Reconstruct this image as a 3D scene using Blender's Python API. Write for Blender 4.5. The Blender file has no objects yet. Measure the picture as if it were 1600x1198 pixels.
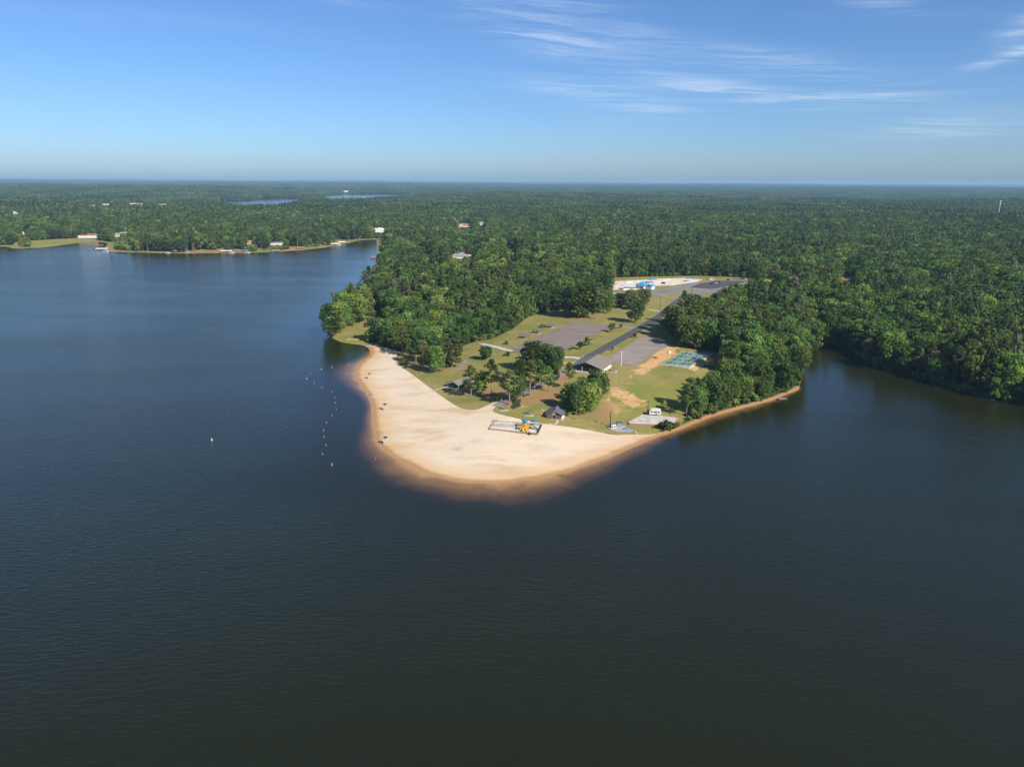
import bpy, math, random
import numpy as np
from mathutils import Vector, Matrix
from mathutils.geometry import delaunay_2d_cdt

random.seed(7)
rng = np.random.default_rng(11)
scene = bpy.context.scene
COL = scene.collection
R = math.radians

# ------------------------------------------------------------------ camera
CAM_H = 115.0                     # flying height of the drone above the lake
F_PX, PW, PH = 1110.0, 1600.0, 1198.0
PITCH = math.atan((599.0 - 284.5) / F_PX)
ROLL = math.atan(9.5 / 1600.0)
camd = bpy.data.cameras.new('camera')
camd.sensor_width = 36.0
camd.sensor_fit = 'HORIZONTAL'
camd.lens = 36.0 * F_PX / PW
camd.clip_start = 1.0
camd.clip_end = 120000.0
cam = bpy.data.objects.new('camera', camd)
COL.objects.link(cam)
CM = Matrix.Translation((0, 0, CAM_H)) @ Matrix.Rotation(math.pi / 2 - PITCH, 4, 'X') @ Matrix.Rotation(ROLL, 4, 'Z')
cam.matrix_world = CM
scene.camera = cam
CR = np.array(CM.to_3x3())

# ------------------------------------------------------------------ sky, sun, exposure
SUN_EL, SUN_AZ = R(37.0), R(137.0)       # azimuth clockwise from +Y: the sun stands behind and to the right
world = bpy.data.worlds.new('World')
scene.world = world
world.use_nodes = True
wn, wl = world.node_tree.nodes, world.node_tree.links
wn.clear()
SKY_STRENGTH = 0.095
w_out = wn.new('ShaderNodeOutputWorld')
w_bg = wn.new('ShaderNodeBackground')
w_bg.inputs['Strength'].default_value = SKY_STRENGTH
w_sky = wn.new('ShaderNodeTexSky')
w_sky.sky_type = 'NISHITA'
w_sky.sun_disc = False
w_sky.sun_elevation = SUN_EL
w_sky.sun_rotation = SUN_AZ
w_sky.altitude = 120.0
w_sky.air_density = 0.88
w_sky.dust_density = 0.75
w_sky.ozone_density = 10.0
wl.new(w_bg.outputs[0], w_out.inputs[0])

sund = bpy.data.lights.new('sun', 'SUN')
sund.energy = 5.0
sund.angle = R(0.53)
sund.color = (1.0, 0.93, 0.80)
sun = bpy.data.objects.new('sun', sund)
COL.objects.link(sun)
S_DIR = Vector((math.sin(SUN_AZ) * math.cos(SUN_EL), math.cos(SUN_AZ) * math.cos(SUN_EL), math.sin(SUN_EL)))
sun.rotation_euler = S_DIR.to_track_quat('Z', 'Y').to_euler()
sun.location = S_DIR * 500

vs = scene.view_settings
vs.view_transform = 'Standard'
vs.look = 'None'
vs.gamma = 1.0
vs.use_curve_mapping = False
vs.exposure = 0.52
scene.render.engine = 'CYCLES'
cy = scene.cycles
cy.max_bounces = 5
cy.diffuse_bounces = 2
cy.glossy_bounces = 2
cy.transmission_bounces = 2
cy.volume_bounces = 0
cy.transparent_max_bounces = 4
cy.caustics_reflective = False
cy.caustics_refractive = False
cy.use_denoising = True
try:
    cy.denoiser = 'OPENIMAGEDENOISE'
    cy.denoising_prefilter = 'ACCURATE'
except Exception:
    pass


def cirrus(sky_socket):
    """Thin cirrus over the Nishita sky: noise on a plane high above, stretched along the wind."""
    n, l = wn, wl
    tc = n.new('ShaderNodeTexCoord')
    sep = n.new('ShaderNodeSeparateXYZ')
    l.new(tc.outputs['Generated'], sep.inputs[0])

    def M(op, a, b=None, clamp=False):
        m = n.new('ShaderNodeMath'); m.operation = op; m.use_clamp = clamp
        for i, v in enumerate((a, b)):
            if v is None: continue
            if isinstance(v, (int, float)): m.inputs[i].default_value = v
            else: l.new(v, m.inputs[i])
        return m.outputs[0]
    zc = M('MAXIMUM', sep.outputs[2], 0.004)
    az = M('ARCTAN2', sep.outputs[0], sep.outputs[1])
    el = M('ARCSINE', zc)
    # elevation is stretched as a layer far above the viewer would be
    lay = M('MULTIPLY', M('LOGARITHM', M('ADD', zc, 0.03), 2.718), 0.55)
    tilt = M('ADD', lay, M('MULTIPLY', az, 0.17))

    def noise(sx, sy, off, scale, detail, rough, dist=0.0, t=tilt):
        c = n.new('ShaderNodeCombineXYZ')
        l.new(M('ADD', M('MULTIPLY', az, sx), off), c.inputs[0])
        l.new(M('MULTIPLY', t, sy), c.inputs[1])
        c.inputs[2].default_value = off * 1.7
        x = n.new('ShaderNodeTexNoise')
        x.inputs['Scale'].default_value = scale
        x.inputs['Detail'].default_value = detail
        x.inputs['Roughness'].default_value = rough
        x.inputs['Distortion'].default_value = dist
        l.new(c.outputs[0], x.inputs['Vector'])
        return x.outputs['Fac']

    def ramp(v, lo, hi):
        m = n.new('ShaderNodeMapRange'); m.interpolation_type = 'SMOOTHSTEP'
        l.new(v, m.inputs['Value'])
        m.inputs['From Min'].default_value = lo
        m.inputs['From Max'].default_value = hi
        return m.outputs[0]
    warp = M('MULTIPLY', M('SUBTRACT', noise(2.0, 5.0, 5.7, 1.8, 4.0, 0.6), 0.5), 0.10)
    bent = M('ADD', tilt, warp)
    s1 = noise(3.0, 24.0, 3.1, 1.5, 10.0, 0.64, 0.5, bent)
    s2 = noise(7.0, 60.0, 9.4, 1.5, 8.0, 0.7, 0.3, bent)
    strand = ramp(M('ADD', M('MULTIPLY', s1, 0.72), M('MULTIPLY', s2, 0.28)), 0.36, 0.74)
    total = None
    # the streaks of cirrus that stand in the sky ahead: azimuth, elevation, half length, half width (degrees), slope, strength
    for a0, e0, la, le, slope, amp in STREAKS:
        da = M('SUBTRACT', az, R(a0))
        de = M('SUBTRACT', M('SUBTRACT', el, R(e0)), M('MULTIPLY', da, slope))
        q = M('ADD', M('POWER', M('ABSOLUTE', M('DIVIDE', da, R(la))), 2.0), M('POWER', M('ABSOLUTE', M('DIVIDE', de, R(le))), 2.0))
        g = M('MULTIPLY', M('POWER', 2.718, M('MULTIPLY', q, -1.0)), amp)
        total = g if total is None else M('ADD', total, g)
    # the same thin cirrus scattered over the rest of the sky
    broad = ramp(noise(1.1, 4.0, 8.3, 1.7, 3.0, 0.5, 0.2), 0.50, 0.85)
    total = M('ADD', total, M('MULTIPLY', M('MULTIPLY', broad, 0.35), ramp(el, R(3), R(9))))
    fac = M('MULTIPLY', M('MULTIPLY', total, strand), 0.43, clamp=True)
    mix = n.new('ShaderNodeMix'); mix.data_type = 'RGBA'
    l.new(fac, mix.inputs[0])
    l.new(sky_socket, mix.inputs[6])
    mix.inputs[7].default_value = (7.0, 7.6, 8.2, 1)
    return mix.outputs[2]


def px_dir(px, py):
    d = np.array([(np.asarray(px, float) - 800.0) / F_PX, -(np.asarray(py, float) - 599.0) / F_PX, -np.ones_like(np.asarray(px, float))])
    w = CR @ d.reshape(3, -1)
    return w / np.linalg.norm(w, axis=0)


def sky_az_el(px, py):
    d = px_dir([px], [py])[:, 0]
    return math.degrees(math.atan2(d[0], d[1])), math.degrees(math.asin(d[2]))


STREAKS = []
for (x0, y0, x1, y1, w, amp) in [
        (755, 38, 955, 75, 16, 1.3), (745, 5, 940, 18, 9, 1.0), (950, 40, 1050, 60, 12, 0.5), (1085, 78, 1330, 112, 12, 0.9), (1040, 128, 1250, 156, 9, 1.5),
        (1230, 152, 1480, 146, 9, 1.1), (800, 128, 1000, 152, 10, 0.8), (960, 168, 1060, 174, 6, 0.7), (1380, 208, 1600, 190, 12, 1.1),
        (1522, 104, 1640, 70, 5, 1.5), (1560, 58, 1640, 36, 10, 1.2), (1325, 2, 1440, 12, 7, 0.8), (500, 2, 620, 10, 6, 0.5), (900, 140, 1100, 150, 30, 0.25)]:
    a0, e0 = sky_az_el(x0, y0); a1, e1 = sky_az_el(x1, y1)
    STREAKS.append(((a0 + a1) / 2, (e0 + e1) / 2, max(abs(a1 - a0) * 0.56, 0.5), w / F_PX * 57.3 * 1.35, (e1 - e0) / (a1 - a0), amp))
wl.new(cirrus(w_sky.outputs[0]), w_bg.inputs['Color'])

# ------------------------------------------------------------------ helpers: points, polygons, heights
def at0(pts, z=0.0):
    """Points of the water plane under picture points."""
    p = np.asarray(pts, float).reshape(-1, 2)
    d = px_dir(p[:, 0], p[:, 1])
    t = (z - CAM_H) / d[2]
    return np.stack([d[0] * t, d[1] * t], 1)


def seg_dist(P, poly):
    A = poly; B = np.roll(poly, -1, 0)
    out = np.empty(len(P))
    AB = B - A; L2 = (AB ** 2).sum(1) + 1e-9
    for s in range(0, len(P), 20000):
        p = P[s:s + 20000]
        dx = p[:, None, 0] - A[None, :, 0]; dy = p[:, None, 1] - A[None, :, 1]
        t = np.clip((dx * AB[:, 0] + dy * AB[:, 1]) / L2, 0, 1)
        dx -= t * AB[:, 0]; dy -= t * AB[:, 1]
        out[s:s + 20000] = np.sqrt((dx * dx + dy * dy).min(1))
    return out


def inside(P, poly):
    P = np.asarray(P, float)
    x, y = P[:, 0], P[:, 1]
    r = np.zeros(len(P), bool)
    n = len(poly)
    for i in range(n):
        x0, y0 = poly[i]; x1, y1 = poly[(i + 1) % n]
        if y0 == y1: continue
        c = ((y0 > y) != (y1 > y)) & (x < (x1 - x0) * (y - y0) / (y1 - y0) + x0)
        r ^= c
    return r


def smooth_poly(p, n=2, closed=True):
    """Chaikin corner cutting."""
    p = np.asarray(p, float)
    for _ in range(n):
        q = np.roll(p, -1, 0) if closed else p[1:]
        a = p if closed else p[:-1]
        s = np.empty((2 * len(a), 2))
        s[0::2] = a * 0.75 + q * 0.25; s[1::2] = a * 0.25 + q * 0.75
        if not closed:
            s = np.vstack([p[:1], s, p[-1:]])
        p = s
    return p


def sstep(a, b, x):
    t = np.clip((x - a) / (b - a), 0, 1)
    return t * t * (3 - 2 * t)


# shoreline of the near lake, from the right edge round the cove, the beach and the spit to the far left bank
SHORE_MAIN = [(1760, 668), (1690, 652), (1600, 634), (1560, 627), (1520, 618), (1480, 607), (1440, 593), (1400, 582), (1370, 574), (1345, 562), (1325, 550), (1312, 541),
              (1300, 537), (1287, 540), (1275, 546), (1262, 556), (1256, 570), (1252, 585), (1251, 598), (1248, 607), (1240, 611), (1226, 616), (1205, 625), (1170, 634), (1140, 642), (1110, 650),
              (1080, 662), (1060, 671), (1040, 677), (1010, 688), (980, 701), (950, 714), (915, 727), (880, 738), (840, 747), (800, 752), (765, 754), (730, 753),
              (700, 748), (670, 740), (640, 727), (615, 713), (597, 700), (588, 685), (584, 665), (583, 645), (581, 630), (576, 617), (566, 604), (558, 592),
              (556, 582), (560, 572), (570, 562), (579, 555), (580, 548), (576, 542), (568, 539), (550, 537), (533, 534), (521, 528), (514, 521), (513, 513),
              (517, 503), (526, 492), (542, 479), (556, 466), (570, 450), (579, 432), (586, 412), (589, 396), (589, 382), (588, 375)]
SHORE_FAR = [(588, 374), (572, 375), (560, 376), (545, 380), (520, 385), (500, 388), (470, 391), (440, 393), (400, 395), (360, 395.5), (300, 396), (250, 395.5), (200, 394.5), (168, 393),
             (163, 389), (166, 384), (168, 380), (160, 378.5), (140, 378), (120, 379.5), (90, 384), (60, 387), (30, 389), (18, 388), (8, 385), (-10, 387), (-60, 391), (-200, 396), (-420, 404)]
near_poly = np.vstack([at0(SHORE_MAIN), at0(SHORE_FAR), [(-2600, 900), (-2600, -900), (900, -900), (900, 60)]])
FAR_LAKES = [at0([(342, 318), (347, 315.5), (380, 313.6), (422, 311.5), (455, 310.3), (468, 311.5), (474, 316), (462, 323), (440, 328), (412, 331), (375, 332), (352, 329)]),
             at0([(492, 309.2), (500, 306.8), (520, 305.2), (560, 304.2), (600, 304.0), (634, 304.4), (640, 307), (622, 312), (590, 315), (550, 318), (524, 318), (505, 313)])]


def sd_shore(P):
    """Distance to the shore, positive inland."""
    d = np.where(inside(P, near_poly), -1.0, 1.0) * seg_dist(P, near_poly)
    for q in FAR_LAKES: d = np.minimum(d, np.where(inside(P, q), -1.0, 1.0) * seg_dist(P, q))
    return d


_waves = []
for lam, amp, cnt in ((420, 1.6, 5), (1100, 4.0, 6), (3000, 8.0, 6), (8000, 11.0, 5)):
    for _ in range(cnt):
        a = rng.uniform(0, 2 * math.pi); k = 2 * math.pi / (lam * rng.uniform(0.7, 1.4))
        _waves.append((k * math.cos(a), k * math.sin(a), rng.uniform(0, 6.28), amp / math.sqrt(cnt), lam))


def hills(P):
    h = np.zeros(len(P)); r = np.hypot(P[:, 0], P[:, 1])
    for kx, ky, ph, amp, lam in _waves:
        w = 1.0 if lam < 2000 else sstep(900, 5000, r)
        h += w * amp * np.sin(kx * P[:, 0] + ky * P[:, 1] + ph)
    return h


KNOLL = at0([(1000, 566)])[0]


def height_exact(P, d):
    r = np.hypot(P[:, 0], P[:, 1])
    dl = np.maximum(d, 0)
    z = 7.0 * (1 - np.exp(-dl / 130.0))
    z += 3.2 * np.exp(-((P - KNOLL) ** 2).sum(1) / (2 * 75.0 ** 2)) * sstep(10, 70, dl)
    z += (hills(P) + 9.0 * sstep(1200, 4000, r) + 30.0 * sstep(6000, 16000, r) + 66.0 * sstep(14000, 31000, r)) * sstep(120, 900, dl)
    return np.where(d > 0, z, np.maximum(d * 0.07, -3.0))


# the terrain is a fan of cells that grow with the distance; every other height is read from it
TH = np.radians(np.linspace(-50, 50, 470))
RS = [190.0]
while RS[-1] < 34000:
    r = RS[-1]
    RS.append(r + 2.2 if r < 720 else r * 1.0125)
RS = np.array(RS)
G_R, G_T = np.meshgrid(RS, TH, indexing='ij')
G_P = np.stack([G_R * np.sin(G_T), G_R * np.cos(G_T)], -1)
flatP = G_P.reshape(-1, 2)
G_D = sd_shore(flatP)
G_Z = height_exact(flatP, G_D).reshape(G_R.shape)
G_D = G_D.reshape(G_R.shape)


def grid_read(G, P):
    P = np.asarray(P, float).reshape(-1, 2)
    r = np.hypot(P[:, 0], P[:, 1]); th = np.arctan2(P[:, 0], P[:, 1])
    j = np.clip((th - TH[0]) / (TH[1] - TH[0]), 0, len(TH) - 1.001)
    i = np.clip(np.searchsorted(RS, r) - 1, 0, len(RS) - 2)
    fr = np.clip((r - RS[i]) / (RS[i + 1] - RS[i]), 0, 1)
    j0 = j.astype(int); fj = j - j0
    return (G[i, j0] * (1 - fr) * (1 - fj) + G[i + 1, j0] * fr * (1 - fj) + G[i, j0 + 1] * (1 - fr) * fj + G[i + 1, j0 + 1] * fr * fj)


def zat(P):
    return grid_read(G_Z, P)


_march = 130 * 1.003 ** np.arange(0, 1820)


def at(px, py):
    """The point of the ground under a picture point."""
    d = px_dir([px], [py])[:, 0]
    hd = math.hypot(d[0], d[1])
    P = np.outer(_march, d[:2] / hd)
    ray = CAM_H + _march * d[2] / hd
    gap = ray - np.maximum(zat(P), 0.0)
    k = np.argmax(gap < 0) if (gap < 0).any() else len(gap) - 1
    k = max(k, 1)
    t = gap[k - 1] / (gap[k - 1] - gap[k] + 1e-12)
    p = P[k - 1] * (1 - t) + P[k] * t
    return np.array([p[0], p[1], max(float(zat(p)[0]), 0.0)])


def at_poly(pts):
    return np.array([at(*p)[:2] for p in pts])


def top_height(px, py, ty):
    """Height of something that stands at (px, py) and reaches picture row ty."""
    p = at(px, py)
    d = px_dir([px], [ty])[:, 0]
    return CAM_H + math.hypot(p[0], p[1]) * d[2] / math.hypot(d[0], d[1]) - p[2]


def to_px(P3):
    v = (np.asarray(P3, float).reshape(-1, 3) - [0, 0, CAM_H]) @ CR
    return 800 + F_PX * v[:, 0] / -v[:, 2], 599 - F_PX * v[:, 1] / -v[:, 2]


# ------------------------------------------------------------------ helpers: materials
def nt(name):
    m = bpy.data.materials.new(name); m.use_nodes = True
    t = m.node_tree
    b = t.nodes['Principled BSDF']
    b.inputs['Specular IOR Level'].default_value = 0.25
    return m, t.nodes, t.links, b


def node(n, kind, **kw):
    x = n.new(kind)
    for k, v in kw.items():
        if k in x.inputs: x.inputs[k].default_value = v
        else: setattr(x, k, v)
    return x


def noise_node(n, l, scale, detail=4, rough=0.55, coord=None, dist=0.0):
    x = node(n, 'ShaderNodeTexNoise', Scale=scale, Detail=detail, Roughness=rough, Distortion=dist)
    if coord is not None: l.new(coord, x.inputs['Vector'])
    return x.outputs['Fac']


def maprange(n, l, v, a, b, c=0.0, d=1.0):
    x = node(n, 'ShaderNodeMapRange', interpolation_type='SMOOTHSTEP')
    l.new(v, x.inputs['Value'])
    for k, q in (('From Min', a), ('From Max', b), ('To Min', c), ('To Max', d)): x.inputs[k].default_value = q
    return x.outputs[0]


def mixc(n, l, f, a, b, mode='MIX'):
    x = n.new('ShaderNodeMix'); x.data_type = 'RGBA'; x.blend_type = mode
    for i, v in ((0, f), (6, a), (7, b)):
        if isinstance(v, (int, float)): x.inputs[i].default_value = v
        elif isinstance(v, (tuple, list)): x.inputs[i].default_value = (*v[:3], 1)
        else: l.new(v, x.inputs[i])
    return x.outputs[2]


def mth(n, l, op, a, b=0.0, clamp=False):
    x = n.new('ShaderNodeMath'); x.operation = op; x.use_clamp = clamp
    for i, v in enumerate((a, b)):
        if isinstance(v, (int, float)): x.inputs[i].default_value = v
        else: l.new(v, x.inputs[i])
    return x.outputs[0]


def attr(n, name):
    return node(n, 'ShaderNodeAttribute', attribute_name=name)


def mat(name, color, rough=0.7, var=0.25, scale=1.5, metallic=0.0, bump=0.0):
    """A plain painted or weathered surface: the colour, varied by two scales of noise."""
    m, n, l, b = nt(name)
    tc = n.new('ShaderNodeTexCoord')
    f = noise_node(n, l, scale, 5, 0.6, tc.outputs['Object'])
    lo = tuple(c * (1 - var) for c in color); hi = tuple(min(c * (1 + var), 0.95) for c in color)
    l.new(mixc(n, l, maprange(n, l, f, 0.3, 0.7), lo, hi), b.inputs['Base Color'])
    b.inputs['Roughness'].default_value = rough
    b.inputs['Metallic'].default_value = metallic
    if bump:
        bp = node(n, 'ShaderNodeBump', Strength=0.6, Distance=bump)
        l.new(f, bp.inputs['Height']); l.new(bp.outputs[0], b.inputs['Normal'])
    return m


# ------------------------------------------------------------------ helpers: objects
def setp(o, label=None, cat=None, group=None, kind=None):
    if label: o['label'] = label
    if cat: o['category'] = cat
    if group: o['group'] = group
    if kind: o['kind'] = kind
    return o


def new_mesh(name, V, Fc, mats, fattr=None, vattr=None, smooth=False, fmat=None):
    me = bpy.data.meshes.new(name)
    V = np.asarray(V, np.float32)
    if isinstance(Fc, np.ndarray):
        nf, k = Fc.shape
        me.vertices.add(len(V)); me.vertices.foreach_set('co', V.ravel())
        me.loops.add(nf * k); me.loops.foreach_set('vertex_index', Fc.astype(np.int32).ravel())
        me.polygons.add(nf)
        me.polygons.foreach_set('loop_start', np.arange(0, nf * k, k, dtype=np.int32))
        me.polygons.foreach_set('loop_total', np.full(nf, k, np.int32))
        me.update(calc_edges=True)
    else:
        me.from_pydata([tuple(map(float, v)) for v in V], [], [tuple(map(int, f)) for f in Fc])
    for m in (mats if isinstance(mats, (list, tuple)) else [mats]): me.materials.append(m)
    if fmat is not None: me.polygons.foreach_set('material_index', np.asarray(fmat, np.int32))
    for src, dom in ((fattr, 'FACE'), (vattr, 'POINT')):
        for k, v in (src or {}).items():
            a = me.attributes.new(k, 'FLOAT', dom); a.data.foreach_set('value', np.asarray(v, np.float32))
    if smooth: me.polygons.foreach_set('use_smooth', np.ones(len(me.polygons), bool))
    me.update()
    return me


def link(name, me, parent=None, loc=None, rot=0.0):
    o = bpy.data.objects.new(name, me); COL.objects.link(o)
    if loc is not None: o.location = [float(c) for c in loc]
    if rot: o.rotation_euler = (0, 0, rot)
    if parent is not None: o.parent = parent
    return o


def thing(name, label, cat, loc, rot=0.0, group=None):
    return setp(link(name, None, None, loc, rot), label, cat, group)


class MB:
    """Collects boxes, bars and prisms, then links them as one mesh object."""
    def __init__(s): s.v, s.f = [], []

    def add(s, V, Fs):
        b = len(s.v); s.v += [tuple(v) for v in V]; s.f += [tuple(i + b for i in f) for f in Fs]; return s

    def box(s, cx, cy_, z0, sx, sy, sz, rot=0.0, top=1.0):
        V = []
        c, q = math.cos(rot), math.sin(rot)
        for z, k in ((z0, 1.0), (z0 + sz, top)):
            for x, y in ((-1, -1), (1, -1), (1, 1), (-1, 1)):
                a, b = x * sx / 2 * k, y * sy / 2 * k
                V.append((cx + a * c - b * q, cy_ + a * q + b * c, z))
        return s.add(V, [(3, 2, 1, 0), (4, 5, 6, 7), (0, 1, 5, 4), (1, 2, 6, 5), (2, 3, 7, 6), (3, 0, 4, 7)])

    def bar(s, p, q, r0, r1=None, n=6):
        r1 = r0 if r1 is None else r1
        p, q = Vector(p), Vector(q); d = (q - p).normalized()
        u = d.orthogonal().normalized(); w = d.cross(u)
        V = [p + (u * math.cos(a) + w * math.sin(a)) * r0 for a in [2 * math.pi * i / n for i in range(n)]]
        V += [q + (u * math.cos(a) + w * math.sin(a)) * r1 for a in [2 * math.pi * i / n for i in range(n)]]
        Fs = [(i, (i + 1) % n, n + (i + 1) % n, n + i) for i in range(n)] + [tuple(range(n - 1, -1, -1)), tuple(range(n, 2 * n))]
        return s.add(V, Fs)

    def prism(s, poly, z0, z1):
        n = len(poly)
        V = [(x, y, z0) for x, y in poly] + [(x, y, z1) for x, y in poly]
        return s.add(V, [(i, (i + 1) % n, n + (i + 1) % n, n + i) for i in range(n)] + [tuple(range(n - 1, -1, -1)), tuple(range(n, 2 * n))])

    def gable(s, w, l, z, rise, over=0.5, th=0.18, x0=0.0, y0=0.0):
        """Two thick roof slopes, ridge along y over a plan w by l with its corner at x0, y0."""
        a, b, c, d = x0 - over, x0 + w + over, y0 - over, y0 + l + over
        m = x0 + w / 2; k = rise / (w / 2) * over
        V = []
        for y in (c, d):
            V += [(a, y, z - k), (m, y, z + rise), (b, y, z - k), (b, y, z - k + th), (m, y, z + rise + th), (a, y, z - k + th)]
        Fs = [(0, 1, 4, 5), (1, 2, 3, 4), (11, 10, 7, 6), (10, 9, 8, 7), (5, 4, 10, 11), (4, 3, 9, 10), (0, 6, 7, 1), (1, 7, 8, 2), (0, 5, 11, 6), (2, 8, 9, 3)]
        return s.add(V, Fs)

    def hip(s, w, l, z, rise, over=0.5, x0=0.0, y0=0.0):
        a, b, c, d = x0 - over, x0 + w + over, y0 - over, y0 + l + over
        if w < l:
            p, q = (x0 + w / 2, c + (b - a) / 2), (x0 + w / 2, d - (b - a) / 2)
        else:
            p, q = (a + (d - c) / 2, y0 + l / 2), (b - (d - c) / 2, y0 + l / 2)
        V = [(a, c, z), (b, c, z), (b, d, z), (a, d, z), (a, c, z + .2), (b, c, z + .2), (b, d, z + .2), (a, d, z + .2), (*p, z + rise), (*q, z + rise)]
        Fs = [(3, 2, 1, 0), (0, 1, 5, 4), (1, 2, 6, 5), (2, 3, 7, 6), (3, 0, 4, 7)]
        Fs += [(4, 5, 8), (5, 6, 9, 8), (6, 7, 9), (7, 4, 8, 9)] if w < l else [(4, 5, 9, 8), (5, 6, 9), (6, 7, 8, 9), (7, 4, 8)]
        return s.add(V, Fs)

    def walls(s, w, l, z0, h, t=0.2, x0=0.0, y0=0.0, gable=0.0):
        """Outer wall shell with optional gable ends over the short sides at y0 and y0 + l."""
        if gable:
            for y in (y0, y0 + l - t):
                P = [(x0, z0), (x0 + w, z0), (x0 + w, z0 + h), (x0 + w / 2, z0 + h + gable), (x0, z0 + h)]
                n = 5
                V = [(x, y, z) for x, z in P] + [(x, y + t, z) for x, z in P]
                s.add(V, [tuple(range(n)), tuple(range(2 * n - 1, n - 1, -1))] + [(i, n + i, n + (i + 1) % n, (i + 1) % n) for i in range(n)])
        else:
            for y in (y0, y0 + l - t): s.box(x0 + w / 2, y + t / 2, z0, w, t, h)
        for x in (x0, x0 + w - t): s.box(x + t / 2, y0 + l / 2, z0, t, l - 2 * t - 0.004, h)
        return s

    def build(s, name, m, parent=None, loc=None, rot=0.0, smooth=False):
        return link(name, new_mesh(name, s.v, s.f, m, smooth=smooth), parent, loc, rot)


def copy_tree(o, parent=None):
    c = o.copy(); COL.objects.link(c)
    if parent is not None: c.parent = parent
    for ch in [k for k in bpy.data.objects if k.parent == o]: copy_tree(ch, c)
    return c


def drape(name, poly, m, lift, step=5.0, vfun=None, kind='structure', parent=None, edge=3.0):
    """A sheet that follows the ground inside a polygon, lifted a little above it."""
    B = []
    for i in range(len(poly)):
        a, b = poly[i], poly[(i + 1) % len(poly)]
        k = max(1, int(np.hypot(*(b - a)) / edge))
        B += [a + (b - a) * j / k for j in range(k)]
    B = np.array(B)
    lo, hi = B.min(0), B.max(0)
    gx, gy = np.meshgrid(np.arange(lo[0], hi[0], step), np.arange(lo[1], hi[1], step))
    Q = np.stack([gx.ravel(), gy.ravel()], 1) + rng.uniform(-.25, .25, (gx.size, 2)) * step
    Q = Q[inside(Q, B)]
    if len(Q): Q = Q[seg_dist(Q, B) > step * 0.35]
    allp = np.vstack([B, Q]) if len(Q) else B
    ctr = allp.mean(0)
    v, e, f, *_ = delaunay_2d_cdt([Vector(p - ctr) for p in allp], [], [list(range(len(B)))], 1, 1e-4)
    v = np.array([tuple(p) for p in v]) + ctr
    V = np.column_stack([v, zat(v) + lift])
    F = []
    for t in f:
        a, b, c = v[t[0]], v[t[1]], v[t[2]]
        F.append(list(t) if (b[0] - a[0]) * (c[1] - a[1]) - (b[1] - a[1]) * (c[0] - a[0]) > 0 else list(t)[::-1])
    me = new_mesh(name, V, F, m, vattr={k: fn(v) for k, fn in (vfun or {}).items()}, smooth=True)
    o = link(name, me, parent)
    if kind: o['kind'] = kind
    return o
HAZE_DENSITY = 5.4e-5

# ================================================================== THE SETTING
# ------------------------------------------------------------------ terrain
def m_terrain():
    m, n, l, b = nt('forest_ground')
    tc = n.new('ShaderNodeTexCoord'); P = tc.outputs['Object']
    f1 = noise_node(n, l, 0.05, 6, 0.6, P); f2 = noise_node(n, l, 0.0022, 7, 0.62, P)
    c = mixc(n, l, maprange(n, l, f1, 0.35, 0.65), (0.030, 0.036, 0.014), (0.052, 0.056, 0.022))
    c = mixc(n, l, maprange(n, l, f2, 0.42, 0.68), c, (0.045, 0.068, 0.024))
    bank = mixc(n, l, maprange(n, l, noise_node(n, l, 0.02, 4, 0.6, P), 0.40, 0.58), (0.30, 0.185, 0.095), (0.17, 0.185, 0.06))
    c = mixc(n, l, attr(n, 'bank').outputs['Fac'], c, bank)
    c = mixc(n, l, attr(n, 'clay').outputs['Fac'], c, (0.42, 0.25, 0.11))
    l.new(c, b.inputs['Base Color']); b.inputs['Roughness'].default_value = 1.0
    b.inputs['Specular IOR Level'].default_value = 0.05
    return m


nr, nth = G_R.shape
idx = np.arange(nr * nth).reshape(nr, nth)
quads = np.stack([idx[:-1, :-1], idx[:-1, 1:], idx[1:, 1:], idx[1:, :-1]], -1).reshape(-1, 4)[:, ::-1]
keep = (G_D.ravel()[quads] > -14).any(1)
quads = quads[keep]
used = np.unique(quads); remap = np.zeros(nr * nth, int); remap[used] = np.arange(len(used))
tv = np.column_stack([flatP, G_Z.ravel()])[used]
td = G_D.ravel()[used]; tr = np.hypot(tv[:, 0], tv[:, 1])
bx_, _ = to_px(tv)
bw = 14 + 78 * sstep(285, 330, bx_) * sstep(560, 500, bx_) * (0.55 + 0.45 * np.sin(bx_ * 0.11) * np.sin(bx_ * 0.037 + 1))
bank = sstep(bw + 14, bw, td) * sstep(700, 760, tr) * sstep(40, -60, tv[:, 0]) * (tr < 2600)
ta = np.arctan2(tv[:, 0], tv[:, 1])
A0, A1 = (math.atan2(*at0([q])[0]) for q in ((575, 545), (1250, 612)))
clay = sstep(3.0, 1.2, td) * (1 - bank) * (ta > A0) * (ta < A1) * (tr < 620)
terrain = link('terrain', new_mesh('terrain', tv, remap[quads], m_terrain(), vattr={'bank': bank, 'clay': clay}, smooth=True))
terrain['kind'] = 'structure'

# ------------------------------------------------------------------ water
SHALLOW = at0(smooth_poly([(590, 536), (575, 546), (545, 562), (512, 571), (506, 586), (528, 602), (556, 618), (568, 640), (556, 668), (546, 700), (556, 735), (596, 762), (650, 782), (720, 797), (790, 804), (845, 800),
                           (890, 782), (940, 755), (985, 731), (1035, 700), (1070, 681), (1110, 666), (1170, 647), (1228, 627), (1254, 613), (1251, 600), (1200, 600), (1000, 640), (800, 640), (650, 600)], 2))


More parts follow.
